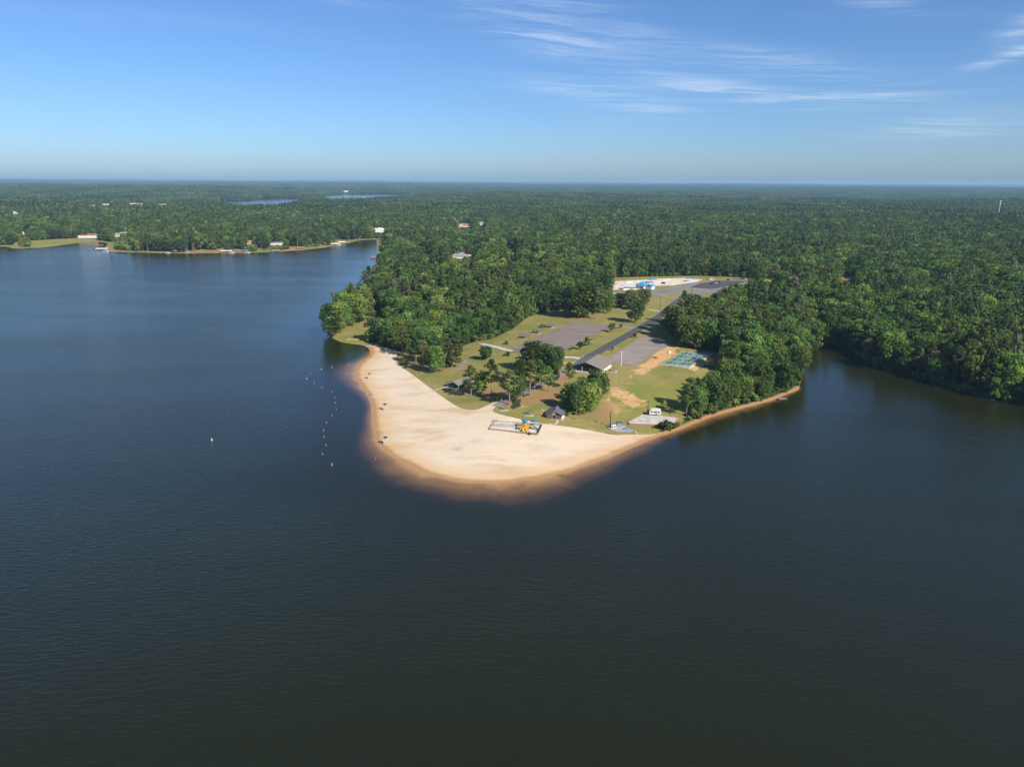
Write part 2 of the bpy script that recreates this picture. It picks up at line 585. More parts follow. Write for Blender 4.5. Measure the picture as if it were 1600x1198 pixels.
def m_water():
    m, n, l, b = nt('lake_water')
    tc = n.new('ShaderNodeTexCoord'); P = tc.outputs['Object']
    sh = attr(n, 'shoal').outputs['Fac']
    wob = noise_node(n, l, 0.045, 5, 0.6, P, 1.0)
    s2 = mth(n, l, 'ADD', sh, mth(n, l, 'MULTIPLY', mth(n, l, 'SUBTRACT', wob, 0.5), maprange(n, l, sh, 0.0, 0.25, 0.0, 0.55)), True)
    ramp = n.new('ShaderNodeValToRGB')
    e = ramp.color_ramp
    e.elements[0].position = 0.0; e.elements[0].color = (0.0122, 0.0142, 0.0030, 1)
    e.elements[1].position = 1.0; e.elements[1].color = (0.40, 0.235, 0.095, 1)
    for p_, c_ in ((0.25, (0.020, 0.0175, 0.0085, 1)), (0.5, (0.080, 0.044, 0.016, 1)), (0.78, (0.19, 0.105, 0.038, 1))):
        x = e.elements.new(p_); x.color = c_
    l.new(s2, ramp.inputs[0])
    l.new(ramp.outputs[0], b.inputs['Base Color'])
    b.inputs['Roughness'].default_value = 0.11
    b.inputs['IOR'].default_value = 1.333
    b.inputs['Specular IOR Level'].default_value = 0.55
    # wind ripples: crests run slightly across the view, with broad calmer and rougher patches
    mp = node(n, 'ShaderNodeMapping'); l.new(P, mp.inputs['Vector'])
    mp.inputs['Rotation'].default_value = (0, 0, R(-38)); mp.inputs['Scale'].default_value = (0.34, 1.15, 1)
    r1 = noise_node(n, l, 0.80, 4, 0.55, mp.outputs[0], 0.4)
    mp2 = node(n, 'ShaderNodeMapping'); l.new(P, mp2.inputs['Vector'])
    mp2.inputs['Rotation'].default_value = (0, 0, R(-12)); mp2.inputs['Scale'].default_value = (0.5, 1.2, 1)
    r2 = noise_node(n, l, 2.4, 3, 0.5, mp2.outputs[0], 0.3)
    lane = node(n, 'ShaderNodeMapping'); l.new(P, lane.inputs['Vector'])
    lane.inputs['Rotation'].default_value = (0, 0, R(-35)); lane.inputs['Scale'].default_value = (0.22, 1.0, 1)
    calm = maprange(n, l, noise_node(n, l, 0.016, 5, 0.6, lane.outputs[0], 0.6), 0.30, 0.70, 0.62, 1.12)
    calm = mth(n, l, 'MULTIPLY', calm, maprange(n, l, attr(n, 'fetch').outputs['Fac'], 0.0, 1.0, 0.22, 1.0))
    hgt = mth(n, l, 'MULTIPLY', mth(n, l, 'ADD', r1, mth(n, l, 'MULTIPLY', r2, 0.28)), calm)
    bp = node(n, 'ShaderNodeBump', Strength=1.0, Distance=0.30)
    l.new(hgt, bp.inputs['Height']); l.new(bp.outputs[0], b.inputs['Normal'])
    return m


wth = np.radians(np.linspace(-64, 64, 420))
wr = [3.0]
while wr[-1] < 9000:
    r = wr[-1]
    wr.append(r + 12 if r < 180 else (r + 2.4 if r < 560 else r * 1.03))
wr = np.array(wr)
WR, WT = np.meshgrid(wr, wth, indexing='ij')
wp = np.stack([WR * np.sin(WT), WR * np.cos(WT)], -1).reshape(-1, 2)
wi = np.arange(len(wp)).reshape(WR.shape)
wq = np.stack([wi[:-1, :-1], wi[:-1, 1:], wi[1:, 1:], wi[1:, :-1]], -1).reshape(-1, 4)[:, ::-1]
wd = np.full(len(wp), 60.0)
cand = (np.hypot(wp[:, 0], wp[:, 1]) > 185)
wd[cand] = -grid_read(G_D, wp[cand])
near_land = (wd[wq] > -12).any(1)
wq = wq[near_land]
shoal = np.zeros(len(wp))
ins = inside(wp, SHALLOW)
if ins.any():
    do = seg_dist(wp[ins], SHALLOW); di = np.maximum(wd[ins], 0)
    shoal[ins] = (do / (do + di + 1e-6)) ** 0.95
clip = np.where(wd < 60, sstep(2.2, 0.0, np.maximum(wd, 0)), 0) * 0.32
shoal = np.maximum(shoal, clip * (wd > -5) * (wd < 5))
fetch = np.clip(np.where(cand, np.maximum(wd, 0), 90.0) / 90.0, 0, 1)
fetch[~cand] = 1.0
u = np.unique(wq); rm = np.zeros(len(wp), int); rm[u] = np.arange(len(u))
water = link('lake_water', new_mesh('lake_water', np.column_stack([wp, np.zeros(len(wp))])[u], rm[wq], m_water(), vattr={'shoal': shoal[u], 'fetch': fetch[u]}, smooth=True))
water['kind'] = 'structure'

# ------------------------------------------------------------------ beach and lawns
def capsules(caps):
    """Soft patches along lines of picture points: (x0, y0, x1, y1, radius in metres, strength)."""
    C = [(at(a, b)[:2], at(c, d)[:2], r, s) for a, b, c, d, r, s in caps]

    def fn(V):
        o = np.zeros(len(V))
        for p, q, r, s in C:
            pq = q - p; t = np.clip(((V - p) @ pq) / (pq @ pq + 1e-9), 0, 1)
            dd = np.hypot(*(V - p - t[:, None] * pq).T)
            o = np.maximum(o, s * np.exp(-(dd / r) ** 2))
        return o
    return fn


def m_sand():
    m, n, l, b = nt('beach_sand')
    tc = n.new('ShaderNodeTexCoord'); P = tc.outputs['Object']
    mp = node(n, 'ShaderNodeMapping'); l.new(P, mp.inputs['Vector'])
    mp.inputs['Rotation'].default_value = (0, 0, R(24)); mp.inputs['Scale'].default_value = (0.30, 1.0, 1)
    f = noise_node(n, l, 0.10, 7, 0.68, mp.outputs[0], 0.6)
    g = noise_node(n, l, 1.3, 5, 0.7, P)
    c = mixc(n, l, maprange(n, l, f, 0.36, 0.60), (0.50, 0.365, 0.235), (0.66, 0.535, 0.40))
    c = mixc(n, l, maprange(n, l, noise_node(n, l, 0.022, 4, 0.6, P, 0.8), 0.36, 0.62), c, (0.655, 0.545, 0.42))
    c = mixc(n, l, maprange(n, l, g, 0.25, 0.75, 0.0, 0.30), c, (0.50, 0.375, 0.255))
    c = mixc(n, l, mth(n, l, 'MULTIPLY', attr(n, 'tracks').outputs['Fac'], maprange(n, l, noise_node(n, l, 0.8, 4, 0.7, P), 0.3, 0.6, 0.3, 1.8)), c, (0.36, 0.24, 0.145))
    foot = node(n, 'ShaderNodeTexVoronoi', Scale=0.75, Randomness=1.0); l.new(P, foot.inputs['Vector'])
    area = maprange(n, l, noise_node(n, l, 0.03, 5, 0.65, P, 1.0), 0.42, 0.62, 0.0, 0.26)
    c = mixc(n, l, mth(n, l, 'MULTIPLY', maprange(n, l, foot.outputs['Distance'], 0.32, 0.12), area), c, (0.44, 0.32, 0.205))
    e = mth(n, l, 'ADD', attr(n, 'shore').outputs['Fac'], mth(n, l, 'MULTIPLY', mth(n, l, 'SUBTRACT', f, 0.5), 5.0))
    c = mixc(n, l, maprange(n, l, e, 15.0, 3.0, 0.0, 0.72), c, (0.56, 0.37, 0.185))
    c = mixc(n, l, maprange(n, l, e, 4.2, 0.6, 0.0, 0.9), c, (0.34, 0.195, 0.085))
    l.new(c, b.inputs['Base Color']); b.inputs['Roughness'].default_value = 0.95
    b.inputs['Specular IOR Level'].default_value = 0.1
    bp = node(n, 'ShaderNodeBump', Strength=0.7, Distance=0.30)
    l.new(noise_node(n, l, 0.55, 6, 0.65, P), bp.inputs['Height']); l.new(bp.outputs[0], b.inputs['Normal'])
    return m


BEACH_IN = [(1249, 605.5), (1238, 608.5), (1225, 613.5), (1205, 622), (1170, 631), (1140, 639), (1110, 647), (1085, 658), (1062, 667), (1040, 673), (1025, 677.5), (1010, 679), (985, 679), (957, 680),
            (935, 675), (905, 669.5), (885, 666), (862, 664), (835, 660), (810, 654), (786, 649), (769, 643), (771, 638), (783, 628.5), (779, 626), (762, 633), (746, 640.5), (726, 640), (712, 634), (700, 626),
            (680, 612), (660, 597), (640, 582), (622, 570), (617, 560), (622, 551), (611, 545.5), (600, 541.5), (590, 537.5)]
SEA = [(1246, 613), (1226, 623), (1205, 632), (1170, 641), (1140, 649), (1110, 657), (1080, 669), (1060, 679), (1040, 685), (1010, 697), (980, 710), (950, 724), (915, 738), (880, 749), (840, 758), (800, 763),
       (765, 765), (730, 764), (700, 759), (668, 751), (634, 737), (606, 722), (586, 706), (577, 687), (573, 665), (572, 645), (569, 630), (564, 617), (553, 604), (545, 592), (543, 581), (548, 570), (560, 559), (571, 553), (572, 548), (573, 543), (579, 538)]
BEACH_POLY = np.vstack([smooth_poly(at_poly(BEACH_IN), 1, False), smooth_poly(at_poly(SEA[::-1]), 1, False)])
beach = drape('beach', BEACH_POLY, m_sand(), 0.06, 4.0, {
    'shore': lambda v: grid_read(G_D, v),
    'tracks': capsules([(655, 672, 690, 683, 1.2, .38), (668, 690, 700, 680, 1.4, .32), (690, 706, 740, 690, 1.0, .3), (610, 700, 640, 722, 1.3, .25), (700, 705, 716, 700, .8, .45),
                        (590, 648, 592, 684, .9, .22), (860, 678, 990, 684, 1.5, .22), (830, 700, 930, 705, 1.2, .16), (640, 655, 700, 660, 1.6, .16), (985, 684, 1010, 683, 1.2, .4), (770, 690, 860, 700, 1.5, .12)])})


def m_lawn(name, dry=0.0):
    m, n, l, b = nt(name)
    tc = n.new('ShaderNodeTexCoord'); P = tc.outputs['Object']
    f = noise_node(n, l, 0.035, 6, 0.62, P, 0.5); g = noise_node(n, l, 0.35, 6, 0.68, P)
    c = mixc(n, l, maprange(n, l, f, 0.34, 0.62), (0.185, 0.186, 0.050), (0.300, 0.240, 0.095))
    c = mixc(n, l, maprange(n, l, g, 0.3, 0.7, 0.0, 0.5), c, (0.135, 0.138, 0.042))
    c = mixc(n, l, attr(n, 'lush').outputs['Fac'], c, (0.175, 0.205, 0.040))
    h = noise_node(n, l, 0.16, 7, 0.7, P, 1.2)
    d = mth(n, l, 'ADD', attr(n, 'dirt').outputs['Fac'], mth(n, l, 'MULTIPLY', mth(n, l, 'SUBTRACT', h, 0.5), 1.5))
    clay = mixc(n, l, maprange(n, l, g, 0.3, 0.7), (0.47, 0.255, 0.095), (0.56, 0.38, 0.20))
    c = mixc(n, l, maprange(n, l, d, 0.38, 0.62), c, clay)
    d2 = mth(n, l, 'ADD', attr(n, 'litter').outputs['Fac'], mth(n, l, 'MULTIPLY', mth(n, l, 'SUBTRACT', h, 0.5), 0.9))
    c = mixc(n, l, maprange(n, l, d2, 0.26, 0.60, 0.0, 0.9), c, (0.285, 0.165, 0.088))
    l.new(c, b.inputs['Base Color']); b.inputs['Roughness'].default_value = 1.0
    b.inputs['Specular IOR Level'].default_value = 0.05
    bp = node(n, 'ShaderNodeBump', Strength=0.8, Distance=0.25)
    l.new(g, bp.inputs['Height']); l.new(bp.outputs[0], b.inputs['Normal'])
    return m


LAWN_PX = [(1064, 664), (1040, 671.5), (1025, 678.5), (1010, 680), (985, 680), (957, 681),
           (935, 676), (905, 670.5), (885, 667), (862, 665), (835, 661), (810, 655), (786, 650), (769, 644), (771, 638), (783, 628.5), (779, 626), (762, 633.5), (746, 641), (726, 640.5), (712, 634.5), (700, 626.5),
           (680, 612.5), (660, 597.5), (640, 582.5), (621, 570), (616, 560), (621, 551), (625, 546), (660, 555), (690, 552), (712, 544), (745, 533), (768, 530), (800, 515), (825, 495), (860, 486), (905, 482), (940, 478), (958, 468), (940, 456), (925, 446), (928, 437),
           (960, 434), (1020, 432), (1090, 431), (1140, 433), (1180, 435), (1215, 434), (1250, 431), (1258, 436), (1215, 443), (1170, 447), (1130, 456), (1100, 468), (1070, 482), (1052, 496), (1050, 515), (1062, 535), (1072, 544), (1112, 548),
           (1128, 552), (1132, 570), (1134, 600), (1108, 622), (1084, 635), (1074, 648)]
LAWN_POLY = at_poly(LAWN_PX)
lawn = drape('lawn', LAWN_POLY, m_lawn('park_grass'), 0.03, 6.0, {
    'dirt': capsules([(962, 610, 985, 632, 10, .62), (985, 618, 1000, 628, 8, .58), (958, 640, 972, 648, 6, .55), (968, 598, 985, 600, 6, .45), (1000, 580, 1030, 560, 6, .85), (1022, 556, 1056, 541, 6, .85), (985, 590, 1000, 580, 4, .5),
                      (1080, 577, 1110, 560, 5, .7), (1050, 552, 1038, 560, 6, .8), (800, 634, 818, 636, 5, .55), (790, 628, 860, 640, 2.0, .35), (946, 646, 952, 630, 6, .5), (855, 663, 866, 664, 2.5, .95), (700, 582, 725, 575, 4, .6),
                      (716, 556, 740, 548, 5, .45), (948, 484, 958, 488, 4, .5), (1160, 440, 1200, 440, 8, .6), (1200, 438, 1250, 434, 8, .85), (876, 592, 884, 600, 4, .5), (890, 670, 950, 677, 2.0, .5), (960, 660, 975, 655, 3, .5), (905, 505, 950, 503, 3, .35),
                      (930, 455, 945, 446, 8, .5), (935, 440, 990, 438, 9, .55), (1030, 455, 1050, 453, 5, .35), (812, 531, 870, 512, 3, .4)]),
    'litter': capsules([(800, 628, 850, 622, 9, .7), (842, 610, 875, 614, 9, .62), (760, 612, 790, 612, 8, .66), (935, 655, 950, 635, 6, .6), (890, 590, 915, 598, 8, .4), (700, 580, 720, 566, 6, .4), (640, 566, 690, 580, 5, .5), (730, 612, 790, 622, 6, .6), (876, 588, 890, 604, 6, .6), (720, 552, 750, 548, 6, .5), (885, 500, 945, 496, 8, .55), (925, 655, 945, 662, 5, .5), (1020, 600, 1060, 590, 12, .33), (840, 560, 870, 580, 7, .5)]),
    'lush': capsules([(1010, 625, 1035, 635, 16, .75), (1028, 608, 1042, 616, 12, .7), (812, 651, 850, 657, 6, .55), (770, 560, 810, 566, 10, .6), (1000, 594, 1012, 596, 7, .6), (985, 655, 995, 640, 6, .6), (930, 545, 985, 520, 5, .5), (985, 668, 1030, 674, 4, .6), (1010, 490, 1030, 486, 8, .6), (950, 462, 1010, 462, 6, .3)])})

SPIT_POLY = at_poly([(519, 528), (533, 535), (550, 538), (568, 540), (575, 543), (582, 539), (592, 537), (600, 528), (612, 512), (608, 496), (590, 490), (560, 496), (535, 508)])
spit = drape('grass_spit', SPIT_POLY, m_lawn('spit_grass'), 0.05, 4.0, {'dirt': capsules([(545, 530, 556, 530, 4, .8), (592, 503, 602, 506, 5, .6), (575, 541, 596, 540, 4, .9)]),
                                                                  'litter': capsules([(560, 515, 590, 505, 6, .3)]), 'lush': capsules([(535, 533, 570, 536, 3, .8)])})
MARSH_POLY = at_poly([(19, 388.6), (60, 387.4), (90, 384.4), (120, 380), (140, 378.3), (152, 378), (150, 374), (120, 372.5), (80, 374.5), (40, 377), (20, 379.5)])
marsh = drape('marsh_meadow', MARSH_POLY, m_lawn('meadow_grass'), 0.4, 14.0, {'dirt': lambda v: np.zeros(len(v)), 'litter': capsules([(60, 380, 130, 376, 12, .3)]), 'lush': capsules([(20, 384, 120, 378, 18, .8)])}, edge=12)
fields = []
for f_, pts in (('field', [(62, 334), (92, 333), (105, 332), (90, 330.5), (66, 331)]), ('field', [(628, 364), (668, 364.5), (668, 361), (640, 360)]), ('field', [(688, 359), (712, 360), (714, 353), (696, 353)]),
                ('field', [(1305, 440), (1338, 436), (1345, 430), (1310, 431)])):
    fields.append(drape(f_, at_poly(pts), m_lawn('field_grass') if not fields else fields[0].data.materials[0], 0.3, 14.0,
                        {'dirt': lambda v: np.full(len(v), .55 if pts[0][0] > 1000 else .1), 'litter': lambda v: np.full(len(v), .3), 'lush': lambda v: np.zeros(len(v))}, edge=12))


# ------------------------------------------------------------------ pavements
def m_asphalt(name, col, line=0.12, streak=0.0, ang=0.0):
    m, n, l, b = nt(name)
    tc = n.new('ShaderNodeTexCoord'); P = tc.outputs['Object']
    mp = node(n, 'ShaderNodeMapping'); l.new(P, mp.inputs['Vector'])
    mp.inputs['Rotation'].default_value = (0, 0, ang); mp.inputs['Scale'].default_value = (0.10, 1.0, 1)
    f = noise_node(n, l, 0.28, 7, 0.68, mp.outputs[0], 0.8); g = noise_node(n, l, 0.9, 6, 0.7, P)
    c = mixc(n, l, maprange(n, l, f, 0.35, 0.66), tuple(k * 0.78 for k in col), tuple(k * 1.25 for k in col))
    c = mixc(n, l, maprange(n, l, g, 0.3, 0.75, 0, .35), c, tuple(k * 1.35 for k in col))
    if streak:
        c = mixc(n, l, maprange(n, l, f, 0.60, 0.70, 0, streak), c, (0.33, 0.30, 0.26))
    l.new(c, b.inputs['Base Color']); b.inputs['Roughness'].default_value = 0.92
    b.inputs['Specular IOR Level'].default_value = 0.15
    return m


def ribbon(pts, width):
    p = smooth_poly(np.array(pts, float), 2, False)
    t = np.gradient(p, axis=0); t /= np.linalg.norm(t, axis=1)[:, None]
    nrm = np.stack([-t[:, 1], t[:, 0]], 1)
    w = np.broadcast_to(np.asarray(width, float), len(p))[:, None] / 2
    return np.vstack([p + nrm * w, (p - nrm * w)[::-1]])


M_CONC = mat('pale_concrete', (0.44, 0.41, 0.36), 0.9, 0.16, 0.3)
M_OLD_LOT = m_asphalt('worn_asphalt', (0.188, 0.152, 0.130), streak=0.45, ang=R(-52))
M_OLD_LOT2 = m_asphalt('worn_grey_asphalt', (0.235, 0.198, 0.170), streak=0.35, ang=R(-55))
M_ROAD = m_asphalt('dark_asphalt', (0.072, 0.074, 0.080))
M_DRIVE = m_asphalt('grey_drive', (0.21, 0.185, 0.165))
M_WHITE = mat('white_paint', (0.74, 0.73, 0.70), 0.6, 0.06, 2)
M_LINE = mat('worn_white_line', (0.42, 0.40, 0.37), 0.9, 0.3, 0.6)
M_YELLOW = mat('yellow_kerb_paint', (0.62, 0.46, 0.12), 0.7, 0.15, 1)

LOT_A = at_poly([(797, 547), (821, 535), (858, 519), (895, 503.5), (925, 505), (953, 508), (957, 512), (948, 516), (936, 521), (910, 534), (884, 547), (877, 557), (850, 559), (822, 553)])
lot_a = drape('parking_lot', LOT_A, M_OLD_LOT, 0.11, 6)
LOT_B = at_poly([(951, 561), (962, 552), (1004, 526), (1020, 528), (1047, 537), (1046, 540), (1020, 554), (992, 572.5), (968, 569), (953, 566)])
lot_b = drape('parking_lot', LOT_B, M_OLD_LOT2, 0.11, 6)
ROAD_PTS = at_poly([(908, 566), (920, 558), (940, 547), (965, 533), (988, 520), (1006, 509), (1020, 501), (1032, 493), (1040, 486), (1050, 477), (1064, 467), (1080, 459)])
road = drape('road', ribbon(ROAD_PTS, np.linspace(7.4, 7.0, len(smooth_poly(ROAD_PTS, 2, False)))), M_ROAD, 0.17, 5)
link_road = drape('road', ribbon(at_poly([(950, 510), (970, 510.5), (985, 512), (1000, 513)]), 9), M_DRIVE, 0.14, 5)
drive = drape('path', ribbon(at_poly([(775, 635), (790, 625), (812, 617), (838, 604), (858, 594), (878, 583), (894, 573), (908, 565)]), 5.2), M_DRIVE, 0.14, 4)
P_PATHS = [ribbon(at_poly([(752, 537), (770, 541), (785, 545), (800, 549)]), 4.6), ribbon(at_poly([(674, 611.5), (686, 608), (700, 604)]), 1.6),
           ribbon(at_poly([(876, 559), (892, 558), (906, 560.5)]), 4.5), ribbon(at_poly([(893, 569), (900, 566), (905, 562), (914, 556)]), 1.4),
           ribbon(at_poly([(1013, 484), (1026, 486), (1040, 489)]), 3.2), ribbon(at_poly([(846, 640), (868, 652), (872, 660), (866, 664)]), 1.2)]
drape('path', ribbon(at_poly([(713, 580), (718, 575), (724, 568), (730, 562)]), 2.6), M_DRIVE, 0.15, 3)
for p_ in P_PATHS: drape('path', p_, M_CONC, 0.16, 3)
kerb = drape('kerb', ribbon(at_poly([(870, 566.5), (882, 567.5), (894, 568)]), 1.6), M_YELLOW, 0.24, 3)
CPLX = at_poly([(933, 447), (945, 442), (970, 439.5), (1000, 437.5), (1030, 435.5), (1072, 434.5), (1098, 437), (1088, 441), (1050, 446), (1016, 447), (1000, 452), (984, 455), (968, 452), (950, 453.5), (938, 451)])
M_PALE = mat('pale_pool_deck', (0.60, 0.54, 0.45), 0.9, 0.18, 0.12)
deck = drape('pool_terrace', CPLX, M_PALE, 0.08, 8, edge=6)
LOT_C = at_poly([(1016, 453), (1040, 450.5), (1064, 446.5), (1092, 441.5), (1116, 438.2), (1164, 438), (1169, 441), (1150, 447), (1126, 453), (1110, 461), (1088, 462), (1058, 459), (1034, 463), (1018, 461)])
lot_c = drape('parking_lot', LOT_C, m_asphalt('mid_grey_asphalt', (0.19, 0.185, 0.18)), 0.12, 8, edge=6)
LOT_D = at_poly([(1078, 449), (1096, 442.5), (1118, 439), (1160, 438.8), (1164, 441), (1142, 446.5), (1112, 452)])
lot_d = drape('parking_lot', LOT_D, M_ROAD, 0.2, 8, edge=6)
for pts in ([(1021, 456), (1036, 453.5), (1048, 454.5), (1040, 457)], [(1056, 454.5), (1080, 451.5), (1092, 453), (1074, 456)], [(1096, 459), (1110, 457), (1112, 460), (1100, 461)]):
    o = drape('grass_island', at_poly(pts), lawn.data.materials[0], 0.22, 5, {k: (lambda v: np.full(len(v), .2)) for k in ('dirt', 'litter', 'lush')})


def lot_lines(lot, a, b, c, d, rows, gap, length):
    """Faded bay lines on a car park between two of its sides (picture points)."""
    mb = MB()
    A, B, C, D = (at(*p)[:2] for p in (a, b, c, d))
    for s in rows:
        p, q = A + (D - A) * s, B + (C - B) * s
        ax = (q - p) / np.hypot(*(q - p)); pr = np.array([-ax[1], ax[0]])
        for k in np.arange(0, np.hypot(*(q - p)), gap):
            e0, e1 = p + ax * k - pr * length / 2, p + ax * k + pr * length / 2
            w = ax * 0.09
            V = [(*v, float(zat(v)[0]) + 0.15) for v in (e0 - w, e0 + w, e1 + w, e1 - w)]
            mb.add(V, [(0, 1, 2, 3)])
        V = [(*v, float(zat(v)[0]) + 0.153) for k in np.linspace(0, 1, 12) for v in (p + (q - p) * k - pr * .08, p + (q - p) * k + pr * .08)]
        mb.add(V, [(2 * i, 2 * i + 1, 2 * i + 3, 2 * i + 2) for i in range(11)])
    o = mb.build('parking_line', M_LINE, lot); o['kind'] = 'stuff'


lot_lines(lot_a, (818, 541), (905, 504.5), (950, 510), (870, 553), (.12, .40, .66, .93), 2.8, 10.0)
lot_lines(lot_b, (956, 561), (1006, 528), (1042, 538), (985, 569), (.12, .50, .90), 2.8, 10.0)

# ================================================================== TREES
def m_leaf(tint=None):
    """Foliage: each tree's own colour (object colour) with a little variation per tree and per spray of leaves."""
    m = bpy.data.materials.new('foliage' if tint is None else 'wood_foliage'); m.use_nodes = True
    n, l = m.node_tree.nodes, m.node_tree.links
    n.clear()
    oi = n.new('ShaderNodeObjectInfo')
    v = attr(n, 'spray').outputs['Fac']
    hsv = n.new('ShaderNodeHueSaturation')
    if tint is None: l.new(oi.outputs['Color'], hsv.inputs['Color'])
    else: hsv.inputs['Color'].default_value = (*tint, 1)
    l.new(maprange(n, l, oi.outputs['Random'], 0, 1, 0.470, 0.522), hsv.inputs['Hue'])
    l.new(mth(n, l, 'MULTIPLY', maprange(n, l, v, 0, 1, 0.62, 1.42), maprange(n, l, mth(n, l, 'FRACT', mth(n, l, 'MULTIPLY', oi.outputs['Random'], 7.31)), 0, 1, 0.70, 1.30)), hsv.inputs['Value'])
    d = n.new('ShaderNodeBsdfDiffuse'); t = n.new('ShaderNodeBsdfTranslucent')
    l.new(hsv.outputs[0], d.inputs[0])
    l.new(mixc(n, l, 1.0, hsv.outputs[0], (1.0, 1.15, 0.45), 'MULTIPLY'), t.inputs[0])
    mx = n.new('ShaderNodeMixShader'); mx.inputs[0].default_value = 0.36
    l.new(d.outputs[0], mx.inputs[1]); l.new(t.outputs[0], mx.inputs[2])
    o = n.new('ShaderNodeOutputMaterial'); l.new(mx.outputs[0], o.inputs[0])
    return m


M_LEAF = m_leaf()
M_BARK = mat('grey_brown_bark', (0.155, 0.115, 0.085), 0.95, 0.3, 3)
M_PINE_BARK = mat('reddish_pine_bark', (0.235, 0.165, 0.12), 0.95, 0.3, 3)


def sprays(lobes, per, size, g, flat=1.0, droop=0.0):
    """Leaf sprays on the outside of a crown's lobes: small quads turned roughly outward."""
    Vs, sp = [], []
    for (c, r, rz) in lobes:
        k = max(4, int(per * (r / 2.0) ** 1.6))
        d = g.normal(size=(k, 3)); d[:, 2] += 0.25
        d /= np.linalg.norm(d, axis=1)[:, None]
        rad = (np.cbrt(g.uniform(0.22, 1.0, k)) * (1 + g.uniform(0.0, 0.42, k) * (g.uniform(size=k) < .22)))[:, None]
        p = np.array(c) + d * rad * np.array([r, r, rz])
        nn = d + g.normal(size=(k, 3)) * 0.55
        nn[:, 2] += droop
        nn /= np.linalg.norm(nn, axis=1)[:, None]
        a = np.cross(nn, g.normal(size=(k, 3))); a /= np.linalg.norm(a, axis=1)[:, None]
        b = np.cross(nn, a)
        s = size * g.uniform(0.55, 1.25, (k, 1))
        a *= s; b *= s * flat
        q = np.stack([p - a - b * .6, p + a * .7 - b, p + a + b * .6, p - a * .7 + b], 1)
        Vs.append(q.reshape(-1, 3))
        base = g.uniform(0.25, 0.75)
        sp.append(np.clip(base + g.normal(size=k) * 0.22, 0, 1))
    V = np.vstack(Vs); F = np.arange(len(V)).reshape(-1, 4)
    return V, F, np.concatenate(sp)


def lobes_broadleaf(g, H, rad, low, n):
    out = []
    mid = (H + low) / 2; half = (H - low) / 2
    for i in range(n):
        t = (i + 0.5) / n
        z = low + (H - low) * (t ** 0.85)
        w = math.sqrt(max(0.06, 1 - ((z - mid) / half) ** 2)) if z > mid else (0.72 + 0.28 * (z - low) / (mid - low))
        a = i * 2.4 + g.uniform(-.5, .5)
        rr = rad * w * g.uniform(0.45, 0.92)
        r = rad * g.uniform(0.30, 0.50)
        out.append(((rr * math.cos(a), rr * math.sin(a), min(z, H - r * .6)), r, r * g.uniform(0.7, 1.0)))
    out.append(((0, 0, mid + half * .3), rad * .55, half * .62))
    return out


def lobes_pine(g, H, rad, low, n):
    out = []
    for i in range(n):
        t = (i + 0.5) / n
        z = low + (H - low) * t
        w = (1 - t ** 1.7) * 0.92 + 0.12
        if t < .15: w *= .7
        a = i * 2.4 + g.uniform(-.6, .6)
        rr = rad * w * g.uniform(0.35, 1.0)
        r = rad * g.uniform(0.26, 0.42) * (1 - .35 * t)
        out.append(((rr * math.cos(a), rr * math.sin(a), z), r, r * g.uniform(0.5, 0.75)))
    out.append(((0, 0, H - rad * .35), rad * .3, rad * .45))
    return out


def trunk_mb(g, H, r, lobes, n_limbs, lean=0.0):
    mb = MB()
    pts = [(0, 0, -0.6), (lean * .3, 0, H * .35), (lean * .7, lean * .3, H * .68), (lean, lean * .5, H * .93)]
    rs = [r * 1.25, r * .85, r * .55, r * .14]
    n = 6
    V = []
    for (x, y, z), q in zip(pts, rs): V += [(x + q * math.cos(2 * math.pi * i / n), y + q * math.sin(2 * math.pi * i / n), z) for i in range(n)]
    Fs = [(k * n + i, k * n + (i + 1) % n, (k + 1) * n + (i + 1) % n, (k + 1) * n + i) for k in range(3) for i in range(n)] + [tuple(range(3 * n, 4 * n))]
    mb.add(V, Fs)
    order = list(range(len(lobes) - 1)); g.shuffle(order)
    for i in order[:n_limbs]:
        c = lobes[i][0]
        z0 = max(H * .22, c[2] - 1.0 - np.hypot(c[0], c[1]) * .55)
        f = z0 / (H * .93)
        mb.bar((lean * f, lean * f * .4, min(z0, H * .85)), (c[0] * .9, c[1] * .9, c[2]), r * .38 * (1 - f * .5), r * .08, 4)
    return mb


class Kind: pass


